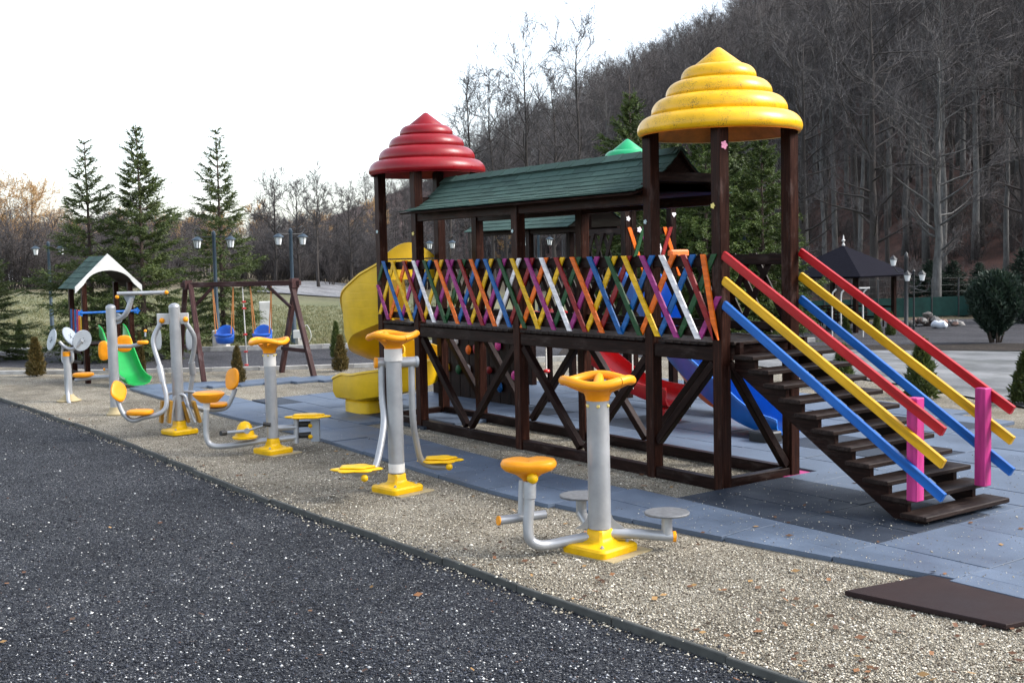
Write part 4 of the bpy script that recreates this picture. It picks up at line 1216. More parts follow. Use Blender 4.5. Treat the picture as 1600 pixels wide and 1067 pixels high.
# --- A: waist twister with seat and two standing discs
B, P, s = rig(938, 862)
t = thing('waist_twister', B, 'grey twister machine with yellow hand wheel, saddle seat and two grey standing discs', 'exercise machine', MACH)
foot(t, B, P, s, 62 * s)
top = P(937, 622)
pole(t, B + Vector((0, 0, 0.2)), (B.x, B.y, top.z), 17.5 * s)
ringbolts(t, (B.x, B.y, top.z - 0.045), 17.5 * s)
wheel(t, (B.x, B.y, P(937, 592).z), 53 * s, 0.16)
ar = 8.2 * s
tube(t, [P(936, 836), P(900, 842), P(862, 850, -0.05), P(841, 851, -0.1), P(828, 842, -0.12), P(825, 822, -0.12), P(827, 790, -0.12), P(828, 752, -0.12)], ar, 'seat_arm')
MB().tube([P(827.5, 778, -0.12), P(828, 752, -0.12)], ar * 1.22, 16).build('sleeve', M['steel'], t, smooth=40)
tube(t, [P(817, 750, -0.02), P(815, 806, -0.02)], ar * 0.78, 'foot_rest_stem', smooth=0)
fr = tube(t, [P(779, 813, -0.1), P(852, 803, 0.06)], ar * 0.85, 'foot_rest', smooth=0)
MB().tube([P(778, 813, -0.103), P(780, 813, -0.098)], ar * 0.9, 14).build('end_cap', M['orange'], t, smooth=40)
saddle(t, P(826, 727, -0.06), 44 * s, 0.16)
ballcap(t, P(832, 747, -0.15), 9 * s)
tube(t, [P(945, 832), P(1000, 834), P(1052, 838)], ar, 'disc_arm', smooth=0)
MB().tube([P(1051, 838), P(1056, 838)], ar * 1.05, 16).build('end_cap', M['orange'], t, smooth=40)
tube(t, [P(1042, 834), P(1042, 804)], 8.5 * s, 'disc_stem', smooth=0)
MB().lathe([(0.0, -0.008), (35 * s, -0.008), (35.5 * s, 0.004), (34.5 * s, 0.01), (0, 0.012)], 36, c=P(1042, 801)).build('standing_disc', M['disc'], t, smooth=40)
q = P(908, 776, 0.38)
tube(t, [P(936, 830), P(922, 822, 0.15), P(911, 806, 0.33), q - Vector((0, 0, 0.14)), q - Vector((0, 0, 0.10))], ar, 'disc_arm')
tube(t, [q - Vector((0, 0, 0.14)), q], 8.5 * s, 'disc_stem', smooth=0)
MB().lathe([(0.0, -0.008), (35 * s, -0.008), (35.5 * s, 0.004), (34.5 * s, 0.01), (0, 0.012)], 36, c=q + Vector((0, 0, 0.01))).build('standing_disc', M['disc'], t, smooth=40)
for sx in (-1, 1):                                      # gusset webs
    Mx = Matrix(((RH.x * sx, 0, FH.x, B.x), (RH.y * sx, 0, FH.y, B.y), (0, 1, 0, 0), (0, 0, 0, 1)))
    z0 = P(950, 831).z
    MB().prism([(17 * s, z0 + 0.03), (17 * s + 0.11, z0 + 0.035), (17 * s + 0.06, z0 + 0.07), (17 * s + 0.02, z0 + 0.11), (17 * s, z0 + 0.17)], 0.012, Mx).build('gusset', M['steel'], t)
# --- B: twin swing walker
B, P, s = rig(621, 768)
t = thing('swing_stepper', B, 'grey machine with yellow hand wheel and two hanging arms holding flower shaped footplates', 'exercise machine', MACH)
foot(t, B, P, s, 43 * s)
pole(t, B + Vector((0, 0, 0.2)), (B.x, B.y, P(620, 553).z), 12.3 * s)
collar(t, (B.x, B.y, P(620, 562).z), (B.x, B.y, P(620, 543).z), 14 * s)
collar(t, B + Vector((0, 0, 0.21)), B + Vector((0, 0, 0.30)), 12.8 * s)
wheel(t, (B.x, B.y, P(620, 523).z), 37 * s, 0.15, rot=0.9)
tube(t, [P(586, 567, -0.06), P(652, 565, 0.06)], 8 * s, 'cross_bar', smooth=0)
MB().tube([P(585, 567, -0.062), P(589.5, 567, -0.054)], 8.6 * s, 16).build('end_cap', M['orange'], t, smooth=40)
MB().tube([P(648, 565, 0.05), P(652.5, 565, 0.062)], 8.6 * s, 16).build('end_cap', M['palegrey'], t, smooth=40)
tube(t, [P(596, 570, -0.05), P(597, 620, -0.06), P(600, 655, -0.1), P(596, 690, -0.2), P(587, 728, -0.32), P(575, 738, -0.36), P(552, 740, -0.38)], 5.2 * s, 'swing_arm')
tube(t, [P(643, 570, 0.05), P(644, 630, 0.07), P(646, 662, 0.12), P(651, 692, 0.22), P(658, 718, 0.32), P(675, 728, 0.36), P(698, 729, 0.38)], 5.2 * s, 'swing_arm')
pad(t, P(557, 733, -0.38), 36 * s, 0.17, 0.03, nm='footplate', mat='yellow', lobes=6); pad(t, P(688, 719, 0.36), 34 * s, 0.17, 0.03, nm='footplate', mat='yellow', lobes=6)
pad(t, P(557, 729, -0.37), 26 * s, 0.12, 0.024, nm='tread_rib', mat='yellow', lobes=5); pad(t, P(688, 715, 0.37), 25 * s, 0.12, 0.024, nm='tread_rib', mat='yellow', lobes=5)
ballcap(t, P(569.5, 747, -0.52), 5.6 * s); ballcap(t, P(702, 729, 0.22), 5.6 * s)
# --- C: pedal and seat station
B, P, s = rig(427, 708)
t = thing('pedal_trainer', B, 'grey pedal machine with hand wheel, low bent seat arm and yellow domed pedal box', 'exercise machine', MACH)
foot(t, B, P, s, 33 * s)
pole(t, B + Vector((0, 0, 0.2)), (B.x, B.y, P(420, 556).z), 9.2 * s)
collar(t, (B.x, B.y, P(420, 571).z), (B.x, B.y, P(420, 552).z), 9.5 * s)
ringbolts(t, (B.x, B.y, P(420, 554).z), 9.6 * s)
wheel(t, (B.x, B.y, P(420, 532).z), 28 * s, 0.15, rot=1.4)
tube(t, [P(424, 686), P(395, 691, -0.02), P(350, 697, -0.04), P(330, 695, -0.05), P(323, 683, -0.05), P(322, 660, -0.05), P(323, 628, -0.05)], 4.4 * s, 'seat_arm')
collar(t, P(322.5, 640, -0.05), P(323, 626, -0.05), 5.2 * s)
MB().lathe([(0.11, -0.09), (0.15, -0.05), (0.19, -0.01), (0.2, 0.02), (0.17, 0.04), (0, 0.035)], 28, c=P(326, 617, -0.05)).build('seat', M['orange'], t, smooth=45)
b = MB(); c = P(383, 684, -0.05)
b.lathe([(0.0, 0.0), (0.155, 0.0), (0.16, 0.02), (0.12, 0.04), (0.105, 0.10), (0.085, 0.16), (0.05, 0.2), (0, 0.215)], 28, c=c); b.build('pedal_box', M['yellow'], t, smooth=45)
tube(t, [P(386, 673, -0.2), P(405, 667, -0.2), P(420, 663, -0.2)], 1.8 * s, 'crank', smooth=0); tube(t, [P(386, 673, -0.2), P(352, 676, -0.2)], 2.6 * s, 'crank', smooth=0)
MB().tube([P(345, 677, -0.26), P(353, 676, -0.2)], 4 * s, 10).build('pedal', M['black'], t); MB().tube([P(411, 662, -0.22), P(423, 664, -0.2)], 3.2 * s, 10).build('pedal', M['black'], t)
MB().lathe([(0, -0.02), (0.035, -0.02), (0.035, 0.02), (0, 0.02)], 14, M=Matrix.Translation(P(386, 673, -0.2)) @ Matrix.Rotation(PI / 2, 4, FH.cross(Vector((0, 0, 1))))).build('hub', M['steel'], t, smooth=40)
for y0, y1 in ((669, 667), (687, 683)): tube(t, [P(428, y0), P(463, y1, 0.05)], 4.6 * s, 'side_bar', smooth=0)
tube(t, [P(463, 692, 0.05), P(463, 652, 0.05)], 4.2 * s, 'side_post', smooth=0)
for y in (663, 680): tube(t, [P(467, y, 0.06), P(487, y - 1, 0.1)], 4.6 * s, 'bushing', 'black', smooth=0); 
for y in (665, 682): ballcap(t, P(485, y, 0.06), 3.6 * s)
MB().box((0, 0, 0), (13 * s, 0.09, 34 * s), M=Matrix.Translation(P(493, 672, 0.1)) @ Matrix.Rotation(math.atan2(RH.y, RH.x), 4, 'Z')).build('swing_post', M['palegrey'], t)
pad(t, P(481, 651, 0.05), 33 * s, 0.14, 0.035, nm='footplate', mat='yellow', lobes=6); pad(t, P(481, 648, 0.05), 24 * s, 0.10, 0.03, nm='tread_rib', mat='yellow', lobes=5)
# --- D: twin seated chest press
B, P, s = rig(281, 678)
t = thing('chest_press', B, 'tall grey chest press machine with white head plate and two orange seats', 'exercise machine', MACH)
foot(t, B, P, s, 31 * s, slab=False)
pole(t, B + Vector((0, 0, 0.2)), (B.x, B.y, P(268, 480).z), 8.6 * s, dome_=True)
MB().box((0, 0, 0), (49 * s, 0.03, 17 * s), M=Matrix.Translation(P(270, 498, -0.09)) @ Matrix.Rotation(math.atan2(RH.y, RH.x), 4, 'Z'), ch=0.006).build('head_plate', M['white'], t)
ballcap(t, P(253, 501, -0.12), 4.2 * s, 'bolt_cap', 'orange'); ballcap(t, P(290, 499, -0.12), 4.2 * s, 'bolt_cap', 'orange')
tube(t, [P(251, 505, -0.1), P(241, 525, -0.12), P(240.5, 542, -0.14), P(250, 573, -0.18), P(255, 597, -0.22), P(260, 618, -0.25), P(259, 637, -0.28), P(247, 647, -0.3), P(226, 652, -0.3), P(207, 657, -0.3), P(192, 645, -0.3), P(183, 622, -0.3)], 3.7 * s, 'swing_arm')
tube(t, [P(291, 505, -0.1), P(303, 525, -0.02), P(303, 545, 0.05), P(299, 570, 0.1), P(301, 584, 0.15), P(297, 618, 0.2), P(303, 634, 0.25), P(330, 640, 0.3), P(352, 637, 0.3), P(362, 622, 0.3), P(368, 606, 0.3)], 3.7 * s, 'swing_arm')
tube(t, [P(249.5, 572, -0.17), P(252, 584, -0.2), P(254.5, 597, -0.21)], 5.2 * s, 'grip', 'steel', smooth=0); tube(t, [P(299.5, 566, 0.1), P(301.5, 584, 0.15)], 5.2 * s, 'grip', 'steel', smooth=0)
pad(t, P(219, 644, -0.3), 20 * s, 0.16, 0.07); pad(t, P(341, 632, 0.3), 16 * s, 0.16, 0.06)
pad(t, P(185, 611, -0.3), 0.13, 0.155, 0.05, nrm=RH * 0.75 - FH * 0.35 + Vector((0, 0, 0.35)), nm='backrest'); pad(t, P(363, 592, 0.3), 0.13, 0.16, 0.06, nrm=-RH * 0.55 - FH * 0.75 + Vector((0, 0, 0.25)), nm='backrest')
tube(t, [P(266, 663, -0.12), P(271, 632, -0.1), P(274, 620, -0.1), P(281, 616, -0.09), P(289, 619, -0.08), P(294, 632, -0.08), P(305, 660, -0.1)], 2.4 * s, 'foot_loop')
tube(t, [P(262, 620, 0.1), P(267, 614, 0.1), P(300, 612, 0.12), P(309, 618, 0.12)], 2.2 * s, 'foot_loop')
for x_, dy in ((265, -0.2), (253, 0.06), (289, 0.0), (307, -0.08)):
    MB().box((0, 0, 0), (5 * s, 0.12, 35 * s), M=Matrix.Translation(P(x_, 643, dy)) @ Matrix.Rotation(math.atan2(RH.y, RH.x) + 0.5, 4, 'Z') @ Matrix.Rotation(0.12 if x_ < 275 else -0.25, 4, 'Y'), ch=0.008).build('foot_pad', M['mustard'], t)
for x_ in (247, 295): pad(t, P(x_, 530, 0.1), 0.06, 0.16, 0.02, nrm=RH * 0.8 - FH * 0.5, nm='back_shield', mat='palegrey')
# --- E: shoulder press
B, P, s = rig(181, 648)
t = thing('pull_trainer', B, 'grey pull machine with raised cross handle and orange pads', 'exercise machine', MACH)
MB().lathe([(0.14, 0.0), (0.15, 0.02), (0.12, 0.05), (0.095, 0.09), (0.09, 0.13)], 24, c=B).build('base', M['stonebase'], t, smooth=40)
pole(t, B + Vector((0, 0, 0.06)), (B.x, B.y, P(176, 481).z), 7.6 * s, dome_=True)
MB().lathe([(0, -0.03), (0.09, -0.03), (0.09, 0.03), (0, 0.03)], 20, M=Matrix.Translation(P(182, 498, -0.06)) @ Matrix.Rotation(PI / 2, 4, RH)).build('pivot', M['palegrey'], t, smooth=40)
tube(t, [P(183, 499, -0.08), P(193, 494, -0.1), P(200, 484, -0.12), P(206, 465, -0.12)], 4 * s, 'lever')
hb = Matrix.Translation(P(202, 462, -0.12)) @ Matrix(((RH.x, 0, FH.x, 0), (RH.y, 0, FH.y, 0), (0, 1, 0, 0), (0, 0, 0, 1)))
MB().prism([(-0.10, 0.0), (0.09, 0.0), (0.03, -0.17), (-0.02, -0.17)], 0.02, hb).build('gusset', M['palegrey'], t)
tube(t, [P(183, 459, -0.2), P(260, 457, -0.05)], 3 * s, 'cross_handle', smooth=0)
for x_, y_ in ((183, 464), (220, 459), (260, 457)): ballcap(t, P(x_, y_, -0.2 if x_ < 200 else -0.08), 3.2 * s, 'end_cap', 'orange')
pad(t, P(162, 548, 0.1), 0.085, 0.16, 0.06, nrm=RH * 0.4 - FH, nm='backrest'); pad(t, P(194, 537, 0.35), 0.13, 0.14, 0.06, nrm=RH * 0.2 - FH, nm='backrest')
tube(t, [P(182, 541), P(205, 541, -0.05), P(221, 537, -0.05)], 3 * s, 'arm', smooth=0); pad(t, P(223, 535, -0.05), 0.09, 0.07, 0.06, nm='grip')
MB().tube([P(227, 526, -0.05), P(227, 517, -0.05)], 1.5 * s, 8).build('stem', M['palegrey'], t); ballcap(t, P(227, 517, -0.05), 2.4 * s, 'end_cap', 'orange')
tube(t, [P(178, 588), P(150, 589, 0.0), P(118, 594, 0.1)], 3 * s, 'seat_bar', smooth=0); pad(t, P(130, 585.5, 0.05), 0.165, 0.14, 0.07)
tube(t, [P(184, 580, -0.05), P(165, 577, -0.05)], 1.3 * s, 'pin', smooth=0); ballcap(t, P(163, 577, -0.05), 2 * s, 'end_cap', 'orange')
# --- F: tai chi discs
B, P, s = rig(108, 627)
t = thing('disc_spinner', B, 'grey exercise post with two tilted round grey spinning discs', 'exercise machine', MACH)
MB().lathe([(0.2, 0.0), (0.22, 0.02), (0.16, 0.05), (0.10, 0.1), (0.085, 0.13)], 24, c=B).build('base', M['stonebase'], t, smooth=40)
pole(t, B + Vector((0, 0, 0.06)), (B.x, B.y, P(105, 556).z), 5.6 * s)
collar(t, (B.x, B.y, P(105, 556).z), (B.x, B.y, P(105, 549).z), 6 * s, 'orange', 'cap')
tube(t, [P(93, 534, -0.1), P(100, 541, -0.1), P(109, 545, -0.1), P(118, 543, -0.1), P(128, 532, -0.1)], 2.6 * s, 'yoke'); tube(t, [P(112, 544, -0.08), P(113, 562, -0.06), P(108, 568, 0.0)], 2.6 * s, 'yoke'); tube(t, [P(98, 540, 0.05), P(98, 563, 0.03), P(104, 568, 0.0)], 2.2 * s, 'yoke')
def spin(c, nrm):
    z = Vector(nrm).normalized(); x = Vector((0, 0, 1)).cross(z).normalized(); y = z.cross(x)
    Mx = Matrix(((x.x, y.x, z.x, c[0]), (x.y, y.y, z.y, c[1]), (x.z, y.z, z.z, c[2]), (0, 0, 0, 1)))
    o = MB().lathe([(0, -0.008), (0.19, -0.008), (0.195, 0.0), (0.19, 0.012), (0.03, 0.014), (0.028, 0.03), (0, 0.03)], 32, M=Mx).build('spinning_disc', M['palegrey'], t, smooth=40)
    for k in range(5):
        a = 2 * PI * k / 5
        MB().ball(Mx @ Vector((0.05 * math.cos(a), 0.05 * math.sin(a), 0.014)), 0.01, 8, 6).build('bolt', M['disc'], o)
spin(P(81, 531, -0.05), -RH * 0.72 - FH * 0.62 + Vector((0, 0, 0.25))); spin(P(128, 532, -0.05), RH * 0.72 - FH * 0.5 - Vector((0, 0, 0.2)))
spin(P(110, 526, 0.1), RH * 0.9 - FH * 0.2 + Vector((0, 0, 0.5)))
tube(t, [P(107, 590, -0.1), P(106, 612, -0.12), P(107, 626, -0.2), P(111, 634, -0.25)], 2.8 * s, 'foot_arm'); ballcap(t, P(112, 636, -0.26), 3.6 * s, 'end_cap', 'orange')
# ------------------------------------------------------------------ swing frame
def GT(px, depth, dz=0.0):                              # stand on the land in a given direction and distance
    q = AT(px, 420, depth)
    return Vector((q.x, q.y, terr(q.x, q.y) + dz))
M['lampblue'] = paint('blue_grey_lamp_paint', (0.035, 0.055, 0.075), 0.45, 0.2)
M['glass'] = plain('lantern_glass', (0.75, 0.78, 0.78), 0.15, 0, 3, 0.05, 0, 0.5)
M['iron'] = plain('black_iron', (0.018, 0.02, 0.022), 0.5)
M['seatblue'] = plastic('swing_seat_blue', (0.012, 0.10, 0.48))
M['ropeorange'] = plain('orange_rope', (0.42, 0.17, 0.05), 0.8)
M['wood_sw'] = wood('red_brown_swing_timber', (0.022, 0.010, 0.010), (0.055, 0.028, 0.027), (0.11, 0.065, 0.06), 0.55, (0.2, 0.17, 0.17), 0.4)
FL, BL, FR, BR = G(319, 598), G(281, 576), G(491, 590), G(440, 582)
AL, AR = (FL + BL) / 2 + Vector((0, 0, 1.96)), (FR + BR) / 2 + Vector((0, 0, 1.96))
sw = thing('swing_set', (FL + FR) / 2, 'red brown timber swing frame with two A shaped ends', 'swing frame')
ax_ = (AR - AL).normalized()
timber('beam', AL - ax_ * 0.14, AR + ax_ * 0.14, 0.10, 0.105, M['wood_sw'], sw)
for A, f, b_, k in ((AL, FL, BL, 0.07), (AR, FR, BR, -0.07)):
    o_ = ax_ * 0.0
    timber('leg', f, A + Vector((0, 0, 0.02)) + ax_ * k, 0.10, 0.10, M['wood_sw'], sw); timber('leg', b_, A + Vector((0, 0, 0.02)) - ax_ * k * 0.6, 0.10, 0.10, M['wood_sw'], sw)
    timber('tie', f.lerp(A, 0.28) + ax_ * k, b_.lerp(A, 0.28) + ax_ * k, 0.05, 0.08, M['wood_sw'], sw)
    timber('knee_brace', A + ax_ * (0.6 if k > 0 else -0.6) - Vector((0, 0, 0.05)), A + ax_ * (k * 1.2) - Vector((0, 0, 0.52)), 0.06, 0.06, M['wood_sw'], sw)
    MB().box((0, 0, 0), (0.16, 0.16, 0.2), M=Matrix.Translation(A + Vector((0, 0, 0.0)))).build('head_block', M['wood_sw'], sw)
def bucket_swing(tt, label):
    A = AL.lerp(AR, tt); b0 = A - Vector((0, 0, 1.28))
    t = thing('bucket_swing', b0, label, 'swing')
    bb = MB()
    V = []; n_ = 16
    # scooped back and tray
    for k, (r_, z) in enumerate(((0.13, 0.0), (0.19, 0.02), (0.215, 0.11), (0.22, 0.2))):
        for i in range(n_):
            a = 2 * PI * i / n_
            e = 1.0
            hz = z + (0.2 * max(0, math.sin(a)) if k == 3 else 0)
            V.append(b0 + ax_ * (r_ * math.cos(a)) + FH * (r_ * 0.85 * math.sin(a)) + Vector((0, 0, hz)))
    F = [tuple(reversed(range(n_)))]
    for k in range(3):
        for i in range(n_):
            j = (i + 1) % n_
            F.append((k * n_ + i, k * n_ + j, (k + 1) * n_ + j, (k + 1) * n_ + i))
    o = bb.add(V, F).build('seat', M['seatblue'], t, smooth=60)
    o.modifiers.new('shell', 'SOLIDIFY').thickness = 0.02
    MB().tube([b0 + ax_ * (-0.19) - FH * 0.1 + Vector((0, 0, 0.2)), b0 - FH * 0.2 + Vector((0, 0, 0.19)), b0 + ax_ * 0.19 - FH * 0.1 + Vector((0, 0, 0.2))], 0.03, 10, smooth=5).build('safety_bar', M['seatblue'], t, smooth=50)
    for sgn in (-1, 1):
        top = A + ax_ * sgn * 0.24 - Vector((0, 0, 0.04))
        for y in (-0.12, 0.12):
            MB().tube([top, b0 + ax_ * sgn * 0.18 + FH * y + Vector((0, 0, 0.22))], 0.012, 6).build('rope', M['ropeorange'], t)
bucket_swing(0.335, 'blue bucket swing beside the hanging knotted rope and spruces'); bucket_swing(0.69, 'blue bucket swing partly hidden behind an orange hand wheel')
A = AL.lerp(AR, 0.52)
t = thing('climbing_rope', A - Vector((0, 0, 1.8)), 'white rope with red discs hanging from the swing frame beam', 'rope')
MB().tube([A - Vector((0, 0, 0.05)), A - Vector((0, 0, 1.72)) + ax_ * 0.04], 0.012, 6).build('cord', M['rope'], t)
for k in (0.38, 0.52, 1.08, 1.45, 1.74): MB().lathe([(0, -0.025), (0.045, -0.015), (0.045, 0.015), (0, 0.025)], 10, c=A - Vector((0, 0, k)) + ax_ * 0.02).build('knob', M['knob'], t, smooth=50)
# ------------------------------------------------------------------ little tower with green slide
ph = thing('play_tower', (-24.9, 6.95, 0), 'small play tower with green gable roof, white arched front board and green slide', 'play structure')
pU0, pU1, pV0, pV1 = -25.55, -24.55, 6.48, 7.42
for U in (pU0, pU1):
    for V in (pV0, pV1): timber('post', (U, V, 0), (U, V, 2.06), 0.10, 0.10, M['wood_red'], ph)
def prof3(s_): return 0.66 * s_, 2.62 - 0.66 * s_
rb = MB(); rb.add([(-25.75, pV0 - 0.18, 1.965), (-24.42, pV0 - 0.18, 1.965), (-24.42, 6.95, 2.605), (-25.75, 6.95, 2.605), (-25.75, pV1 + 0.18, 1.965), (-24.42, pV1 + 0.18, 1.965), (-25.75, 6.95, 2.565), (-24.42, 6.95, 2.565)], [(0, 1, 2, 3), (3, 2, 5, 4), (0, 6, 7, 1), (6, 4, 5, 7), (0, 3, 4, 6), (1, 7, 5, 2)])
r3 = rb.build('roof', M['wood'], ph)
shingle_roof(r3, -25.77, -24.40, 6.95, -1, 6, 0.22, prof3, M['shingle']); shingle_roof(r3, -25.77, -24.40, 6.95, 1, 6, 0.22, prof3, M['shingle'], as_parts=False)
arch = [(-0.66, 1.93), (-0.66, 2.02), (0, 2.66), (0.66, 2.02), (0.66, 1.93), (0.50, 1.96)] + [(0.46 * math.cos(a), 1.98 + 0.32 * math.sin(a)) for a in [PI * k / 10 for k in range(0, 11)]] + [(-0.50, 1.96)]
def arch_board():
    # gable front as strips between the rake and the arch
    b = MB(); Mx = Matrix(((0, 0, 1, -24.41), (1, 0, 0, 6.95), (0, 1, 0, 0), (0, 0, 0, 1)))
    xs = [-0.68 + 1.36 * k / 34 for k in range(35)]
    def top(x): return 2.665 - 0.98 * abs(x)
    def bot(x): return min(top(x) - 0.09, 1.98 + 0.34 * math.sqrt(max(0, 1 - (x / 0.5) ** 2))) if abs(x) < 0.5 else top(x) - 0.13
    for a, c in zip(xs, xs[1:]): b.prism([(a, bot(a)), (c, bot(c)), (c, top(c)), (a, top(a))], 0.03, Mx)
    b.build('gable_board', M['white'], ph)
arch_board()
for V in (pV0, pV1):
    timber('deck_beam', (pU0 + 0.055, V, 0.72), (pU1 - 0.055, V, 0.72), 0.06, 0.10, M['wood'], ph)
for i in range(8): timber('deck_board', (pU0 + 0.1 + i * 0.115, pV0 + 0.02, 0.79), (pU0 + 0.1 + i * 0.115, pV1 - 0.02, 0.79), 0.105, 0.03, M['wood'], ph)
for i, c in enumerate(('blue', 'maroon', 'blue', 'purple', 'orange', 'yellow')):
    timber('side_board', (pU0 + 0.14 + i * 0.15, pV0 - 0.062, 0.80), (pU0 + 0.20 + i * 0.15, pV0 - 0.062, 1.52), 0.016, 0.07, M['b_' + c], ph, up=(1, 0, 0))
MB().tube([(pU1 + 0.08, pV0 - 0.1, 1.46), (pU1 + 0.08, pV1 + 0.1, 1.46)], 0.025, 8).build('grab_bar', M['rail_blue'], ph)
for V in (pV0 - 0.1, pV1 + 0.1): flower((pU1 + 0.08, V, 1.46), (1, 0, 0), 0.07, M['rail_blue'], ph)
trough([(-24.48, 6.98, 0.86), (-24.3, 6.98, 0.82), (-23.9, 6.99, 0.5), (-23.5, 7.0, 0.2), (-23.15, 7.0, 0.09), (-22.85, 7.0, 0.07)], 0.24, [(0.34, 0.34), (0.3, 0.3), (0.22, 0.22), (0.18, 0.18), (0.16, 0.16), (0.14, 0.14)]).build('slide_chute', M['sl_green'], ph, smooth=40)
for k in range(3): timber('rung', (pU0 + 0.1, pV0 - 0.07, 0.2 + k * 0.22), (pU1 - 0.1, pV0 - 0.07, 0.2 + k * 0.22), 0.04, 0.06, M['wood'], ph)
# ------------------------------------------------------------------ street lamps
def make_lamp():
    t = thing('street_lamp', (0, 0, 0), 'lamp', 'street lamp', 'twin lantern lamps around the playground')
    MB().lathe([(0.10, 0), (0.10, 0.25), (0.075, 0.3), (0.07, 1.1), (0.055, 1.14), (0.05, 3.25), (0.065, 3.28), (0.05, 3.36), (0, 3.40)], 16).build('pole', M['lampblue'], t, smooth=40)
    for sgn in (-1, 1):
        arm = MB().tube([(0, 0, 3.22), (sgn * 0.18, 0, 3.22), (sgn * 0.42, 0, 3.24), (sgn * 0.52, 0, 3.36), (sgn * 0.44, 0, 3.46), (sgn * 0.36, 0, 3.40)], 0.014, 8, smooth=5)
        arm.tube([(sgn * 0.42, 0, 3.24), (sgn * 0.46, 0, 3.20)], 0.012, 6)
        ar_ = arm.build('arm', M['iron'], t, smooth=50)
        la = MB().lathe([(0.0, 0.11), (0.06, 0.09), (0.155, 0.02), (0.16, 0.0), (0.10, -0.005)], 12, c=(sgn * 0.46, 0, 3.13)).build('lantern', M['lampblue'], t, smooth=30)
        MB().lathe([(0.115, -0.005), (0.075, -0.22), (0.05, -0.235), (0.0, -0.24)], 8, c=(sgn * 0.46, 0, 3.13)).build('glass', M['glass'], la)
        ri = MB()
        for k in range(6):
            a = 2 * PI * k / 6
            ri.tube([(sgn * 0.46 + 0.12 * math.cos(a), 0.12 * math.sin(a), 3.12), (sgn * 0.46 + 0.078 * math.cos(a), 0.078 * math.sin(a), 2.905)], 0.008, 4)
        ri.lathe([(0.085, -0.215), (0.085, -0.235), (0.03, -0.26), (0, -0.27)], 12, c=(sgn * 0.46, 0, 3.13)); ri.build('cage', M['iron'], la)
    return t
lp = make_lamp()
face = math.atan2(RH.y, RH.x)
lamps = [(GT(77, 41.7), face, 1.0, 'blue grey twin lantern lamp post beside the parked white car view'), (GT(336, 33), face + 0.15, 1.0, ''), (GT(456, 34.5), face + 0.9, 1.02, ''), (GT(690, 46), face, 0.98, ''), (GT(842, 47), face, 1.0, ''), (GT(1163, 36), face + 1.1, 1.0, '')]
names = ['blue grey lamp post standing alone on the meadow by the small play tower', 'blue grey lamp post in front of a spruce behind the swing frame', 'blue grey lamp post with white cable box at its foot beside the swing', 'lamp whose lanterns show between the red tower posts', 'pale lamp whose lanterns show under the bridge roof', 'lamp showing between the yellow tower posts before dark conifers']
for i, (q, rz, sc, _) in enumerate(lamps):
    o = lp if i == 0 else copy_tree(lp)
    o.location = q; o.rotation_euler = (0, 0, rz); o.scale = (sc, sc, sc); o['label'] = names[i]
# tall three lantern post by the gazebo
q = GT(1416, 45)
t = thing('lamp_post', q, 'tall dark three lantern post standing between gazebo and large shrub', 'street lamp')
MB().lathe([(0.11, 0), (0.11, 0.3), (0.085, 0.34), (0.08, 2.9), (0.10, 2.95), (0.05, 3.15), (0, 3.2)], 14, c=q).build('pole', M['iron'], t, smooth=40)
for dx, dz in ((0.0, 2.25), (0.62, 2.25), (-0.5, 2.85)):
    if dx: MB().tube([q + Vector((0, 0, dz - 0.35)), q + RH * dx * 0.6 + Vector((0, 0, dz - 0.45)), q + RH * dx + Vector((0, 0, dz - 0.2))], 0.02, 6, smooth=4).build('arm', M['iron'], t)
    c_ = q + RH * dx + (FH * -0.12 if dx == 0 else Vector((0, 0, 0))) + Vector((0, 0, dz))
    la = MB().lathe([(0.0, 0.24), (0.03, 0.2), (0.15, 0.08), (0.16, 0.06), (0.1, 0.05)], 10, c=c_).build('lantern', M['iron'], t)
    MB().lathe([(0.13, 0.05), (0.08, -0.18), (0.0, -0.2)], 8, c=c_).build('glass', M['glass'], la)
q2 = GT(1428, 47)
t = thing('lamp_post', q2, 'thin iron post just beside the three lantern lamp', 'street lamp')
MB().lathe([(0.05, 0), (0.05, 0.2), (0.035, 0.25), (0.035, 2.35), (0.06, 2.4), (0, 2.5)], 10, c=q2).build('pole', M['iron'], t)
MB().tube([q2 + Vector((0, 0, 1.7)), q2 + RH * 0.5 + Vector((0, 0, 1.6)), q2 + RH * 0.62 + Vector((0, 0, 1.95))], 0.018, 6, smooth=4).build('arm', M['iron'], t)
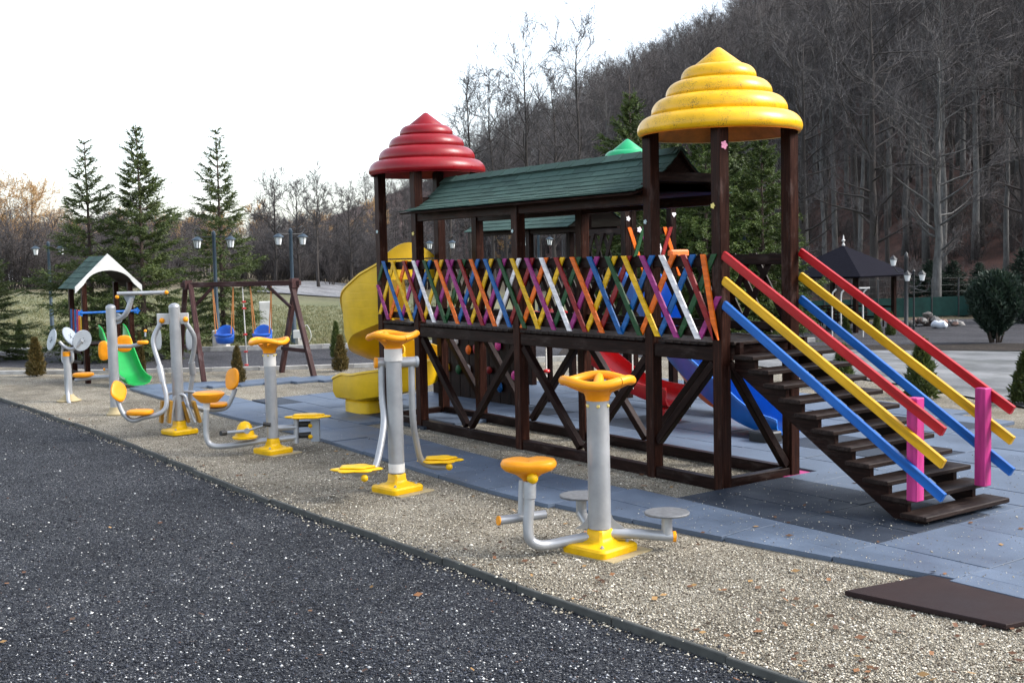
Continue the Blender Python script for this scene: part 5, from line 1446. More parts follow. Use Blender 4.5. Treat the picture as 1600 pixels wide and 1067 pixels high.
# ------------------------------------------------------------------ gazebo
M['gazroof'] = plain('dark_slate_shingle', (0.008, 0.008, 0.013), 0.95, 0, 14, 0.4, 0.4, 0.08)
gq = GT(1318, 48)
gz = thing('gazebo', gq, 'open timber gazebo with dark pyramid roof and pale finial by the forest edge', 'gazebo', rz=0.35)
def loc_(x, y, z): return gq + Matrix.Rotation(0.12, 3, 'Z') @ Vector((x, y, z))
Hh = 1.75
corners = [(-1, -1), (1, -1), (1, 1), (-1, 1)]
for a, b_ in corners: timber('post', loc_(a * 1.45, b_ * 1.45, 0), loc_(a * 1.45, b_ * 1.45, 2.35), 0.16, 0.16, M['wood'], gz)
nrow = 9
for k in range(4):
    (a0_, b0_), (a1_, b1_) = corners[k], corners[(k + 1) % 4]
    rb = MB()
    for r in range(nrow):
        f0, f1 = r / nrow, (r + 1) / nrow
        lo, hi = 2.28 + 1.22 * f0, 2.28 + 1.22 * f1 + 0.02
        w0, w1 = 2.02 * (1 - f0), 2.02 * (1 - f1)
        V = [loc_(a0_ * w0, b0_ * w0, lo), loc_(a1_ * w0, b1_ * w0, lo), loc_(a1_ * w1, b1_ * w1, hi), loc_(a0_ * w1, b0_ * w1, hi), loc_(a0_ * w0, b0_ * w0, lo - 0.03), loc_(a1_ * w0, b1_ * w0, lo - 0.03)]
        rb.add(V, [(0, 1, 2, 3), (4, 5, 1, 0)])
    rb.build('roof_face', M['gazroof'], gz)
    timber('eave_beam', loc_(a0_ * 1.45, b0_ * 1.45, 2.27), loc_(a1_ * 1.45, b1_ * 1.45, 2.27), 0.1, 0.14, M['wood'], gz)
    tn = MB()
    for i in range(26):                                  # scalloped shingle edge
        u0_ = i / 26; u1_ = (i + 1) / 26
        pA = Vector((a0_ * 2.03, b0_ * 2.03, 2.28)).lerp(Vector((a1_ * 2.03, b1_ * 2.03, 2.28)), u0_); pB = Vector((a0_ * 2.03, b0_ * 2.03, 2.28)).lerp(Vector((a1_ * 2.03, b1_ * 2.03, 2.28)), u1_)
        pm = (pA + pB) / 2
        tn.add([loc_(*pA), loc_(*pB), loc_(pm.x, pm.y, 2.19)], [(0, 1, 2), (2, 1, 0)])
    tn.build('eave_edge', M['gazroof'], gz)
    if k != 1:
        for z in (0.5, 0.95): timber('railing', loc_(a0_ * 1.37, b0_ * 1.37, z), loc_(a1_ * 1.37, b1_ * 1.37, z), 0.05, 0.08, M['wood'], gz)
        for i in range(1, 7): timber('baluster', loc_(a0_ * 1.4 + (a1_ - a0_) * 1.4 * i / 7, b0_ * 1.4 + (b1_ - b0_) * 1.4 * i / 7, 0.1), loc_(a0_ * 1.4 + (a1_ - a0_) * 1.4 * i / 7, b0_ * 1.4 + (b1_ - b0_) * 1.4 * i / 7, 0.92), 0.05, 0.05, M['wood'], gz)
for k, (x_, y_) in enumerate(((-1.15, -1.5), (1.15, -1.5))):
    timber('brace', loc_(x_ * 1.1, -1.45, 1.75), loc_(x_ * 0.6, -1.45, 2.22), 0.08, 0.08, M['wood'], gz)
MB().lathe([(0.06, 0), (0.07, 0.05), (0.03, 0.09), (0.03, 0.16), (0.08, 0.22), (0.03, 0.28), (0.02, 0.42), (0, 0.45)], 10, c=loc_(0, 0, 3.5)).build('finial', M['white'], gz, smooth=40)
tb = thing('picnic_table', loc_(0, 0, 0), 'dark wooden picnic table with benches inside the gazebo', 'table')
timber('table_top', loc_(-0.9, 0, 0.75), loc_(0.9, 0, 0.75), 0.8, 0.05, M['wood_grey'], tb)
for y_ in (-0.7, 0.7): timber('bench', loc_(-0.9, y_, 0.45), loc_(0.9, y_, 0.45), 0.28, 0.05, M['wood_grey'], tb)
for x_ in (-0.7, 0.7): timber('leg', loc_(x_, -0.75, 0.36), loc_(x_, 0.75, 0.36), 0.07, 0.1, M['wood_grey'], tb); timber('leg', loc_(x_, 0, 0), loc_(x_, 0, 0.72), 0.08, 0.3, M['wood_grey'], tb)
# bent white pipes of an outdoor pull up stand beside the gazebo
pq = GT(1340, 43)
t = thing('pull_up_bar', pq, 'white bent pipe exercise bars standing before the gazebo', 'exercise bars')
for dx in (-0.95, -0.62, 0.2):
    MB().tube([pq + RH * dx, pq + RH * dx + Vector((0, 0, 1.5)), pq + RH * (dx + 0.08) + Vector((0, 0, 1.75)), pq + RH * (dx + 0.16) + Vector((0, 0, 1.82))], 0.03, 8, smooth=4).build('pipe', M['white'], t, smooth=50)
MB().tube([pq + RH * 0.05 + Vector((0, 0, 1.84)), pq + RH * 0.45 + Vector((0, 0, 1.84))], 0.035, 8).build('grip_bar', M['white'], t)
# ------------------------------------------------------------------ green fence by the forest
M['fence'] = plain('dark_green_windbreak', (0.008, 0.034, 0.030), 0.8, 0, 3, 0.3, 0.1, 0.15)
fn = thing('green_fence', GT(1420, 56), 'long dark green screen fence with thin posts along the forest edge', 'fence')
prev = None
for i in range(15):
    q = GT(1120 + i * 42, 53 + i * 0.25)
    timber('post', q, q + Vector((0, 0, 1.9)), 0.06, 0.06, M['iron'], fn)
    if prev is not None:
        u = (q - prev).normalized()
        Mx = frame(prev + Vector((0, 0, 0.0)) - FH * 0.0, q)
        L = (q - prev).length
        MB().prism([(0.04, 0.08), (L - 0.04, 0.08), (L - 0.04, 1.0), (0.04, 1.0)], 0.012, Mx @ Matrix.Rotation(PI / 2, 4, 'X')).build('screen_panel', M['fence'], fn)
        for z in (1.25, 1.55, 1.88): MB().tube([prev + Vector((0, 0, z)), q + Vector((0, 0, z))], 0.007, 4).build('wire', M['iron'], fn)
    prev = q
# rubble heap with a white sack
rq = GT(1458, 49)
t = thing('rubble_heap', rq, 'heap of stones and bricks before the green fence', 'rubble')
rc = [(0.10, 0.07, 0.06), (0.22, 0.14, 0.11), (0.2, 0.19, 0.18), (0.12, 0.11, 0.1)]
RM = [plain('rubble_%s' % 'abcd'[i], c, 0.9, 0, 6, 0.4, 0.5) for i, c in enumerate(rc)]
for i in range(26):
    a = random.uniform(-1, 1); h = random.random() * max(0.05, 0.55 - abs(a) * 0.5)
    r_ = random.uniform(0.1, 0.24)
    b = MB().ball(rq + RH * a * 1.1 + FH * random.uniform(-0.4, 0.4) + Vector((0, 0, h + r_ * 0.3)), r_, 7, 5, (1.1, 0.9, 0.65))
    b.v = [tuple(Vector(v) + Vector((random.uniform(-.03, .03), random.uniform(-.03, .03), random.uniform(-.03, .03)))) for v in b.v]
    b.build('stone', RM[i % 4], t)
sq = GT(1468, 47.5)
b = MB().ball(sq + Vector((0, 0, 0.17)), 0.32, 14, 10, (1.15, 0.8, 0.55))
b.v = [tuple(Vector(v) + Vector((math.sin(v[1] * 23) * .03, math.sin(v[0] * 19) * .03, math.sin((v[0] + v[1]) * 17) * .035))) for v in b.v]
tag(b.build('sack', plain('white_sack', (0.62, 0.66, 0.72), 0.7, 0, 8, 0.1), smooth=60), 'crumpled white sack lying before the rubble heap', 'sack')
# ------------------------------------------------------------------ cable box, white cabinet, parked car
q = G(461, 566, 0.45)
q = GT(463, 33.5)
t = thing('cable_box', q, 'small white electrical box on a stub beside the swing leg', 'electrical box')
MB().box((0, 0, 0.36), (0.30, 0.16, 0.24), M=Matrix.Translation(q) @ Matrix.Rotation(face, 4, 'Z'), ch=0.012).build('box', M['white'], t)
timber('stub', q, q + Vector((0, 0, 0.26)), 0.18, 0.14, M['kerb'], t)
MB().tube([q + RH * 0.1 + Vector((0, 0, 0.48)), q + RH * 0.25 + Vector((0, 0, 0.62)), q + RH * 0.36 + Vector((0, 0, 0.3)), q + RH * 0.2 + Vector((0, 0, 0.03)), q + RH * 0.05 + Vector((0, 0, 0.05))], 0.012, 6, smooth=6).build('cable', M['white'], t, smooth=50)
q = GT(412, 40)
t = thing('utility_cabinet', q, 'upright white cabinet on the meadow behind the swing', 'cabinet')
MB().box((0, 0, 0.62), (0.40, 0.32, 1.0), M=Matrix.Translation(q) @ Matrix.Rotation(face + 0.2, 4, 'Z'), ch=0.015).build('body', M['white'], t)
MB().box((0, 0, 0.06), (0.46, 0.38, 0.12), M=Matrix.Translation(q) @ Matrix.Rotation(face + 0.2, 4, 'Z'), ch=0.01).build('plinth', M['kerb'], t)
MB().box((0, -0.168, 0.62), (0.34, 0.012, 0.9), M=Matrix.Translation(q) @ Matrix.Rotation(face + 0.2, 4, 'Z')).build('door', M['white'], t)
q = GT(341, 32.3)
tag(MB().box((0, 0, 0.3), (0.42, 0.4, 0.62), M=Matrix.Translation(q) @ Matrix.Rotation(face, 4, 'Z'), ch=0.03).build('stone_block', M['kerb']), 'rough pale stone block at the foot of a lamp', 'stone')
M['carpaint'] = plain('white_car_paint', (0.62, 0.63, 0.65), 0.25, 0, 2, 0.05, 0)
M['carglass'] = plain('dark_car_glass', (0.02, 0.025, 0.03), 0.1, 0, 2, 0.1, 0)
def car(q, rz, label):
    t = thing('parked_car', q, label, 'car', rz=0)
    Mx = Matrix.Translation(q) @ Matrix.Rotation(rz, 4, 'Z')
    Ms = Mx @ Matrix(((1, 0, 0, 0), (0, 0, -1, 0.85), (0, 1, 0, 0), (0, 0, 0, 1)))
    body = [(-2.1, 0.35), (-2.15, 0.7), (-2.0, 0.88), (-1.55, 0.93), (-1.0, 0.97), (1.1, 0.95), (1.9, 0.82), (2.12, 0.62), (2.1, 0.32), (1.75, 0.25), (-1.8, 0.25)]
    MB().prism(body, 1.7, Ms, ch=0.06).build('body', M['carpaint'], t, smooth=30)
    cab = [(-1.5, 0.93), (-1.05, 1.38), (-0.6, 1.46), (0.25, 1.44), (1.0, 0.95)]
    cabin = MB().prism(cab, 1.5, Mx @ Matrix(((1, 0, 0, 0), (0, 0, -1, 0.75), (0, 1, 0, 0), (0, 0, 0, 1))), ch=0.05).build('cabin', M['carpaint'], t, smooth=30)
    for y, s_ in ((0.755, 1), (-0.755, -1)):
        for poly in ([(-1.3, 0.98), (-0.98, 1.34), (-0.32, 1.38), (-0.32, 0.98)], [(-0.25, 0.98), (-0.25, 1.38), (0.22, 1.37), (0.8, 0.98)]):
            MB().prism(poly, 0.012, Mx @ Matrix(((1, 0, 0, 0), (0, 0, -1, y + 0.006), (0, 1, 0, 0), (0, 0, 0, 1)))).build('window', M['carglass'], cabin)
    for x_ in (-1.3, 1.32):
        for y in (-0.8, 0.8):
            wv = MB().lathe([(0.0, -0.1), (0.3, -0.1), (0.32, -0.06), (0.32, 0.06), (0.3, 0.1), (0, 0.1)], 18, M=Mx @ Matrix.Translation((x_, y, 0.32)) @ Matrix.Rotation(PI / 2, 4, 'X')).build('wheel', M['black'], t, smooth=40)
            MB().lathe([(0.0, -0.11), (0.19, -0.108), (0.19, 0.108), (0, 0.11)], 14, M=Mx @ Matrix.Translation((x_, y, 0.32)) @ Matrix.Rotation(PI / 2, 4, 'X')).build('rim', M['palegrey'], wv)
car(GT(36, 128), face + 0.15, 'white car parked at the far edge of the meadow'); car(GT(8, 132), face + 0.1, 'pale car beside the white one, cut by the meadow spruce')
# ------------------------------------------------------------------ vegetation materials
def bark(name, c0, c1, sc=6):
    m, nt, n, l, p = nodes_of(name)
    v = coord(n, l, (1, 1, 0.3)); f = noise(n, l, v, sc, 6, 0.7); g = noise(n, l, v, sc * 5, 4, 0.7)
    r_ = ramp(n, [(0.3, c0), (0.7, c1)]); l.new(f, r_.inputs[0])
    k = ramp(n, [(0.55, (1, 1, 1)), (0.75, (0.45, 0.45, 0.42))]); l.new(g, k.inputs[0])
    c = mixc(n, l, 1.0, r_.outputs[0], k.outputs[0], 'MULTIPLY')
    hv = n.new('ShaderNodeHueSaturation'); l.new(c, hv.inputs['Color']); l.new(math_(n, l, 'ADD', math_(n, l, 'MULTIPLY', rnd(n), 0.6), 0.6), hv.inputs['Value'])
    l.new(hv.outputs[0], p.inputs['Base Color']); p.inputs['Roughness'].default_value = 0.9
    bump(n, l, p, g, 0.5, 0.03)
    return m
def foliage(name, c0, c1, c2, sc=9, transl=0.25):
    m, nt, n, l, p = nodes_of(name)
    ge = n.new('ShaderNodeNewGeometry')
    v = coord(n, l); f = noise(n, l, v, sc, 4, 0.7)
    a = math_(n, l, 'ADD', math_(n, l, 'MULTIPLY', f, 0.7), math_(n, l, 'MULTIPLY', ge.outputs['Random Per Island'], 0.35))
    r_ = ramp(n, [(0.25, c0), (0.52, c1), (0.85, c2)]); l.new(a, r_.inputs[0])
    hv = n.new('ShaderNodeHueSaturation'); l.new(r_.outputs[0], hv.inputs['Color']); l.new(math_(n, l, 'ADD', math_(n, l, 'MULTIPLY', rnd(n), 0.4), 0.8), hv.inputs['Value'])
    l.new(hv.outputs[0], p.inputs['Base Color']); p.inputs['Roughness'].default_value = 0.65
    tr = n.new('ShaderNodeBsdfTranslucent'); l.new(hv.outputs[0], tr.inputs[0])
    mx = n.new('ShaderNodeMixShader'); mx.inputs[0].default_value = transl
    l.new(p.outputs[0], mx.inputs[1]); l.new(tr.outputs[0], mx.inputs[2]); l.new(mx.outputs[0], n['Material Output'].inputs[0])
    return m
M['beech'] = bark('grey_beech_bark', (0.05, 0.048, 0.046), (0.155, 0.155, 0.15))
M['darkbark'] = bark('dark_bark', (0.02, 0.017, 0.016), (0.06, 0.05, 0.045))
M['sprucebark'] = bark('spruce_bark', (0.03, 0.02, 0.015), (0.10, 0.07, 0.05), 14)
M['twig'] = foliage('mauve_grey_twigs', (0.018, 0.0145, 0.0145), (0.033, 0.027, 0.0265), (0.057, 0.046, 0.043), 0.8, 0.0)
M['twigdark'] = foliage('dark_twigs', (0.02, 0.018, 0.02), (0.04, 0.036, 0.037), (0.065, 0.058, 0.058), 0.8, 0.0)
M['twigsunlit'] = foliage('sunlight_tinted_twigs', (0.16, 0.08, 0.03), (0.34, 0.20, 0.08), (0.50, 0.36, 0.16), 0.8, 0.1)  # sunlight on the far crowns is put into this gold twig colour
M['needle'] = foliage('spruce_needles', (0.016, 0.028, 0.006), (0.042, 0.066, 0.012), (0.105, 0.12, 0.026), 3)
M['needle2'] = foliage('yellow_green_conifer', (0.015, 0.03, 0.005), (0.045, 0.076, 0.012), (0.115, 0.145, 0.026), 2.2)
M['pine'] = foliage('dark_pine', (0.006, 0.014, 0.009), (0.014, 0.030, 0.018), (0.03, 0.05, 0.028), 3)
M['thuja'] = foliage('thuja_green', (0.022, 0.04, 0.008), (0.055, 0.08, 0.016), (0.12, 0.13, 0.034), 10)
M['thujabrown'] = foliage('thuja_bronze', (0.035, 0.032, 0.008), (0.10, 0.075, 0.018), (0.20, 0.125, 0.036), 10)
M['grass'] = foliage('meadow_grass', (0.055, 0.072, 0.02), (0.13, 0.13, 0.05), (0.27, 0.23, 0.125), 0.6, 0.2)
def spikes(P0, P1, r0):
    """thin three-sided twigs as arrays"""
    P0 = np.asarray(P0, float); P1 = np.asarray(P1, float); r0 = np.asarray(r0, float)
    d = P1 - P0; d /= np.linalg.norm(d, axis=1)[:, None] + 1e-9
    u = np.cross(d, [0.3, 0.2, 0.93]); u /= np.linalg.norm(u, axis=1)[:, None] + 1e-9
    v = np.cross(d, u); n = len(P0)
    V = np.zeros((n, 4, 3))
    for k in range(3):
        a = 2 * PI * k / 3; V[:, k] = P0 + (u * math.cos(a) + v * math.sin(a)) * r0[:, None]
    V[:, 3] = P1
    F = np.array([(0, 1, 3), (1, 2, 3), (2, 0, 3)])[None] + (np.arange(n) * 4)[:, None, None]
    return V.reshape(-1, 3), F.reshape(-1, 3)
def mesh_np(name, parts, mats):
    """parts: list of (V, F, material slot)"""
    V = np.concatenate([p_[0] for p_ in parts]); off_ = 0; Fs = []; mi = []
    for v, f, m_ in parts:
        Fs.append(f + off_); off_ += len(v); mi.append(np.full(len(f), m_, np.int32))
    F = np.concatenate(Fs).astype(np.int32); mi = np.concatenate(mi); k = len(F)
    me = bpy.data.meshes.new(name)
    me.vertices.add(len(V)); me.vertices.foreach_set('co', V.astype(np.float32).reshape(-1))
    me.loops.add(k * 3); me.loops.foreach_set('vertex_index', F.reshape(-1))
    me.polygons.add(k); me.polygons.foreach_set('loop_start', np.arange(0, k * 3, 3, dtype=np.int32))
    me.polygons.foreach_set('material_index', mi)
    me.update(calc_edges=True)
    for m_ in mats: me.materials.append(m_)
    return me
def tris(b):
    F = []
    for f in b.f:
        for i in range(1, len(f) - 1): F.append((f[0], f[i], f[i + 1]))
    return np.array([tuple(v) for v in b.v]), np.array(F)
def rand_perp(r, d):
    q = Vector(r.normal(0, 1, 3)); q -= d * q.dot(d)
    return q.normalized()
def bare_tree(seed, H, tr, first=0.3, spread=0.28, limbs=26, sub=7, twigs=8, up=0.55, kill_top=0.0, twr=0.011):
    """returns trunk arrays and crown arrays"""
    r = np.random.default_rng(seed)
    wood_ = MB(); crown = MB(); S0 = []; S1 = []; SR = []
    pts = []; rad = []
    n_ = 10; x = y = 0.0
    for i in range(n_ + 1):
        t_ = i / n_
        pts.append(Vector((x, y, H * t_))); rad.append(tr * (1.25 if i == 0 else 1) * (1 - t_) ** 0.8 + 0.012)
        x += r.normal(0, H * 0.0045); y += r.normal(0, H * 0.0045)
    wood_.tube(pts, rad, 8)
    def at(t_):
        f_ = t_ * n_; i = min(n_ - 1, int(f_)); return pts[i].lerp(pts[i + 1], f_ - i)
    def chain(p, d, L, r0, k, seg, b, curl):
        q = [p.copy()]; rr = [r0]; dd = d.copy()
        for i in range(k):
            dd = (dd + Vector(r.normal(0, 0.16, 3)) + Vector((0, 0, curl))).normalized()
            q.append(q[-1] + dd * (L / k)); rr.append(r0 * (1 - (i + 1) / k) + 0.004)
        b.tube(q, rr, seg, cap=False)
        return q
    for i in range(limbs):
        t_ = first + (0.985 - first) * ((i + r.random()) / limbs)
        p = at(t_); a = r.uniform(0, 2 * PI) 
        el = up + r.normal(0, 0.18) + 0.35 * t_
        d = Vector((math.cos(a) * math.cos(el), math.sin(a) * math.cos(el), math.sin(el)))
        L = H * spread * (0.35 + 0.9 * math.sin(PI * max(0.0, min(1, (1.02 - t_) / (1.02 - first))) ** 0.8)) * r.uniform(0.7, 1.25)
        L = max(L, H * 0.05)
        q = chain(p, d, L, max(0.014, tr * 0.36 * (1 - t_) + 0.012), 5, 4, wood_, 0.05)
        for j in range(sub):
            f_ = r.uniform(0.25, 1.0) * 5; k = min(4, int(f_)); pp = q[k].lerp(q[k + 1], f_ - k)
            dv = (q[k + 1] - q[k]).normalized(); d2 = (dv * 0.8 + rand_perp(r, dv) * 0.75 + Vector((0, 0, 0.15))).normalized()
            L2 = L * r.uniform(0.25, 0.5)
            q2 = chain(pp, d2, L2, 0.014, 3, 3, crown, 0.05)
            for m_ in range(twigs):
                g_ = r.uniform(0.1, 1.0) * 3; k2 = min(2, int(g_)); p3 = q2[k2].lerp(q2[k2 + 1], g_ - k2)
                dv2 = (q2[k2 + 1] - q2[k2]).normalized(); d3 = (dv2 * 0.7 + rand_perp(r, dv2) * 0.8 + Vector((0, 0, 0.15))).normalized()
                e = p3 + d3 * L2 * r.uniform(0.35, 0.8)
                S0.append(p3); S1.append(e); SR.append(twr)
    return tris(wood_), [tris(crown) if crown.v else None, spikes(S0, S1, SR)]
def tree_proto(name, seed, bk, tw, **kw):
    T, Cw = bare_tree(seed, **kw)
    mt = mesh_np('trunk', [(T[0], T[1], 0)], [M[bk]]); mc = mesh_np('crown', [(c[0], c[1], 0) for c in Cw if c is not None], [M[tw]])
    return mt, mc
def plant(name, meshes, q, rz, sc, label, cat, group, parts=('trunk', 'crown')):
    t = bpy.data.objects.new(name, None); t.empty_display_size = 0.3
    t.location = q; t.rotation_euler = (0, 0, rz); t.scale = sc if hasattr(sc, '__len__') else (sc, sc, sc)
    C.objects.link(t); tag(t, label, cat, group)
    for nm, me in zip(parts, meshes):
        o = bpy.data.objects.new(nm, me); o.parent = t; C.objects.link(o)
    return t
# ------------------------------------------------------------------ forest on the hill
protoF = [tree_proto('beech', 100 + i, 'beech' if i % 3 else 'darkbark', 'twig', H=18.0, tr=0.17 + 0.035 * (i % 3), first=0.38 + 0.06 * (i % 3), spread=0.21, limbs=28, sub=7, twigs=9, up=0.75) for i in range(5)]
cand = []
r = np.random.default_rng(77)
d = 60.0
while d < 330:
    stp = 3.7 + max(0, d - 90) * 0.016
    a = -0.62 * d
    while a < 0.60 * d:
        aa = a + r.uniform(-0.45, 0.45) * stp; dd = d + r.uniform(-0.45, 0.45) * stp
        t_ = (aa - 24) * 0.969 + (dd - 66) * 0.25
        if t_ > 1.0 and aa / dd > -0.2 and aa / dd < 0.56:
            x = RH.x * aa + FH.x * dd; y = RH.y * aa + FH.y * dd
            cand.append((dd, aa, x, y, terr(x, y)))
        a += stp
    d += stp
cand.sort(key=lambda c: c[0] + (200 if not (-0.16 < c[1] / c[0] < 0.47) else 0))
far = []
for i, (dd, aa, x, y, z) in enumerate(cand):
    sc = r.uniform(0.75, 1.15) * (0.8 if aa / dd < 0.05 else 1.0)
    if i < 290:
        lean = r.uniform(0.9, 1.1)
        plant('beech_tree', protoF[r.integers(5)], (x, y, z - 0.1), r.uniform(0, 6.28), (sc * lean, sc * lean, sc), 'tall bare leafless tree on the leaf covered forest hillside', 'tree', 'bare trees of the hillside forest')
    else: far.append((x, y, z - 0.1, sc))
print('forest', len(cand))
def woodland(name, pts, mesh_pair, mats, label, smin=0.75, smax=1.15):
    """a far wood as one scattered mass"""
    me = bpy.data.meshes.new(name); me.from_pydata([tuple(q[:3]) for q in pts], [], [])
    o = bpy.data.objects.new(name, me); C.objects.link(o); tag(o, label, 'wood', kind='stuff')
    src = bpy.data.objects.new('woodland_tree', mesh_pair)
    ng = bpy.data.node_groups.new('scatter_trees', 'GeometryNodeTree')
    ng.interface.new_socket('Geometry', in_out='INPUT', socket_type='NodeSocketGeometry'); ng.interface.new_socket('Geometry', in_out='OUTPUT', socket_type='NodeSocketGeometry')
    N_ = ng.nodes; L_ = ng.links
    gi = N_.new('NodeGroupInput'); go = N_.new('NodeGroupOutput'); ip = N_.new('GeometryNodeInstanceOnPoints'); oi = N_.new('GeometryNodeObjectInfo'); oi.inputs['Object'].default_value = src
    rv = N_.new('FunctionNodeRandomValue'); rv.data_type = 'FLOAT_VECTOR'; rv.inputs[0].default_value = (0, 0, 0); rv.inputs[1].default_value = (0.06, 0.06, 6.28)
    rs_ = N_.new('FunctionNodeRandomValue'); rs_.data_type = 'FLOAT'; rs_.inputs[2].default_value = smin; rs_.inputs[3].default_value = smax; rs_.inputs['Seed'].default_value = 5
    L_.new(gi.outputs[0], ip.inputs['Points']); L_.new(oi.outputs['Geometry'], ip.inputs['Instance']); L_.new(rv.outputs[0], ip.inputs['Rotation']); L_.new(rs_.outputs[1], ip.inputs['Scale']); L_.new(ip.outputs[0], go.inputs[0])
    md = o.modifiers.new('scatter', 'NODES'); md.node_group = ng
    return o
def merged(seed, bk, tw, **kw):
    T, Cw = bare_tree(seed, **kw)
    return mesh_np('woodland_tree', [(T[0], T[1], 0)] + [(c[0], c[1], 1) for c in Cw if c is not None], [M[bk], M[tw]])
fm = [merged(200 + i, 'beech' if i else 'darkbark', 'twig', H=17.0, tr=0.24, first=0.3, spread=0.22, limbs=26, sub=7, twigs=9, up=0.7, twr=0.016) for i in range(3)]
for k in range(3):
    woodland('hill_wood', far[k::3], fm[k], None, 'distant bare forest covering the upper hillside')
# far left hill: smaller trees, some with sunlight painted gold into their crowns
ptsL = []; ptsG = []
for i in range(620):
    dd = r.uniform(150, 400); aa = r.uniform(-0.62, 0.04) * dd
    if (aa - 24) * 0.969 + (dd - 66) * 0.25 > 0: continue
    x = RH.x * aa + FH.x * dd; y = RH.y * aa + FH.y * dd
    (ptsG if r.random() < 0.18 else ptsL).append((x, y, terr(x, y) - 0.1))
woodland('far_wood', ptsL, merged(310, 'darkbark', 'twig', H=8.0, tr=0.15, first=0.15, spread=0.25, limbs=22, sub=6, twigs=9, up=0.6, twr=0.022), None, 'distant bare wood on the low hill beyond the meadow')
woodland('far_wood', ptsG, merged(311, 'beech', 'twigsunlit', H=8.0, tr=0.15, first=0.15, spread=0.28, limbs=22, sub=6, twigs=10, up=0.6, twr=0.03), None, 'distant trees with painted golden sunlight on the low hill beyond the meadow')
# low undergrowth of the forest edge
def shrub_arrays(seed, H=3.0, stems=14, tw=9, twr=0.010):
    r_ = np.random.default_rng(seed); b = MB(); S0 = []; S1 = []; SR = []
    for i in range(stems):
        a = r_.uniform(0, 2 * PI); tilt = abs(r_.normal(0, 0.38)); d = Vector((math.cos(a) * math.sin(tilt), math.sin(a) * math.sin(tilt), math.cos(tilt)))
        p = Vector((r_.normal(0, 0.15) * H / 3, r_.normal(0, 0.15) * H / 3, -0.05)); q = [p]; L = H * r_.uniform(0.6, 1.0)
        for k in range(5):
            d = (d + Vector(r_.normal(0, 0.12, 3)) + Vector((0, 0, 0.03))).normalized(); q.append(q[-1] + d * L / 5)
        b.tube(q, [0.022, 0.019, 0.016, 0.012, 0.008, 0.004], 3, cap=False)
        for j in range(tw * 3):
            f_ = r_.uniform(0.9, 5); k = min(4, int(f_)); p3 = q[k].lerp(q[k + 1], f_ - k)
            dv = (q[k + 1] - q[k]).normalized(); d3 = (dv * 0.75 + rand_perp(r_, dv) * 0.7).normalized(); L3 = L * r_.uniform(0.1, 0.28)
            S0.append(p3); S1.append(p3 + d3 * L3); SR.append(twr)
            for m_ in range(2):
                pm = p3 + d3 * L3 * r_.uniform(0.3, 0.8); S0.append(pm); S1.append(pm + (d3 * 0.6 + rand_perp(r_, d3) * 0.7) * L3 * 0.6); SR.append(twr * 0.8)
    return tris(b), spikes(S0, S1, SR)
shp = []
for i in range(3):
    T, S = shrub_arrays(400 + i); shp.append((mesh_np('stems', [(T[0], T[1], 0)], [M['darkbark']]), mesh_np('crown', [(S[0], S[1], 0)], [M['twig']])))
ns = 0
for i in range(150):
    left = i % 3 == 0
    px_ = r.uniform(-40, 300) if left else r.uniform(360, 700)
    dd = r.uniform(88, 120) if left else r.uniform(92, 135)
    q = GT(px_, dd, -0.05); s_ = r.uniform(0.9, 1.9) * (1.35 if left else 1.1)
    plant('bare_shrub', shp[i % 3], q, r.uniform(0, 6.28), s_, 'leafless mauve grey shrub in the thicket beyond the meadow', 'shrub', 'thicket shrubs beyond the meadow', ('stems', 'crown'))
pts_u = []
for i in range(900):
    dd = r.uniform(62, 190); aa = r.uniform(-0.1, 0.52) * dd; t_ = (aa - 24) * 0.969 + (dd - 66) * 0.25
    if t_ < -4: continue
    x = RH.x * aa + FH.x * dd; y = RH.y * aa + FH.y * dd; pts_u.append((x, y, terr(x, y) - 0.05))
Tm, Sm = shrub_arrays(450); um = mesh_np('undergrowth_shrub', [(Tm[0], Tm[1], 0), (Sm[0], Sm[1], 1)], [M['darkbark'], M['twig']])
woodland('undergrowth', pts_u, um, None, 'bare undergrowth shrubs between the forest trunks', 0.6, 1.4)
# ------------------------------------------------------------------ single bare trees against the sky
sil = [(735, 72, 13.0, 51), (770, 78, 14.0, 52), (822, 72, 15.2, 53), (868, 76, 14.4, 54), (906, 70, 16.0, 55), (792, 84, 13.5, 56), (848, 90, 14.0, 57), (430, 88, 7.6, 58), (466, 92, 7.4, 59), (497, 86, 7.9, 60), (548, 90, 7.4, 61), (700, 88, 11.5, 62)]
sl_lab = 'slender leafless tree silhouetted against the white sky beyond the red tower'
sl_lab2 = 'small slender leafless tree beyond the meadow between spruces and red tower'
for px_, dd, Hh_, sd_ in sil:
    pr = tree_proto('tree', sd_, 'darkbark', 'twigdark', H=Hh_, tr=0.15 if Hh_ > 10 else 0.11, first=0.22, spread=0.2 if Hh_ > 10 else 0.24, limbs=30, sub=8, twigs=10, up=0.6, twr=0.010)
    plant('bare_tree', pr, GT(px_, dd, -0.1), r.uniform(0, 6.28), 1.0, sl_lab if px_ > 600 else sl_lab2, 'tree', 'slender trees behind the red tower' if px_ > 600 else 'small bare trees beyond the meadow')
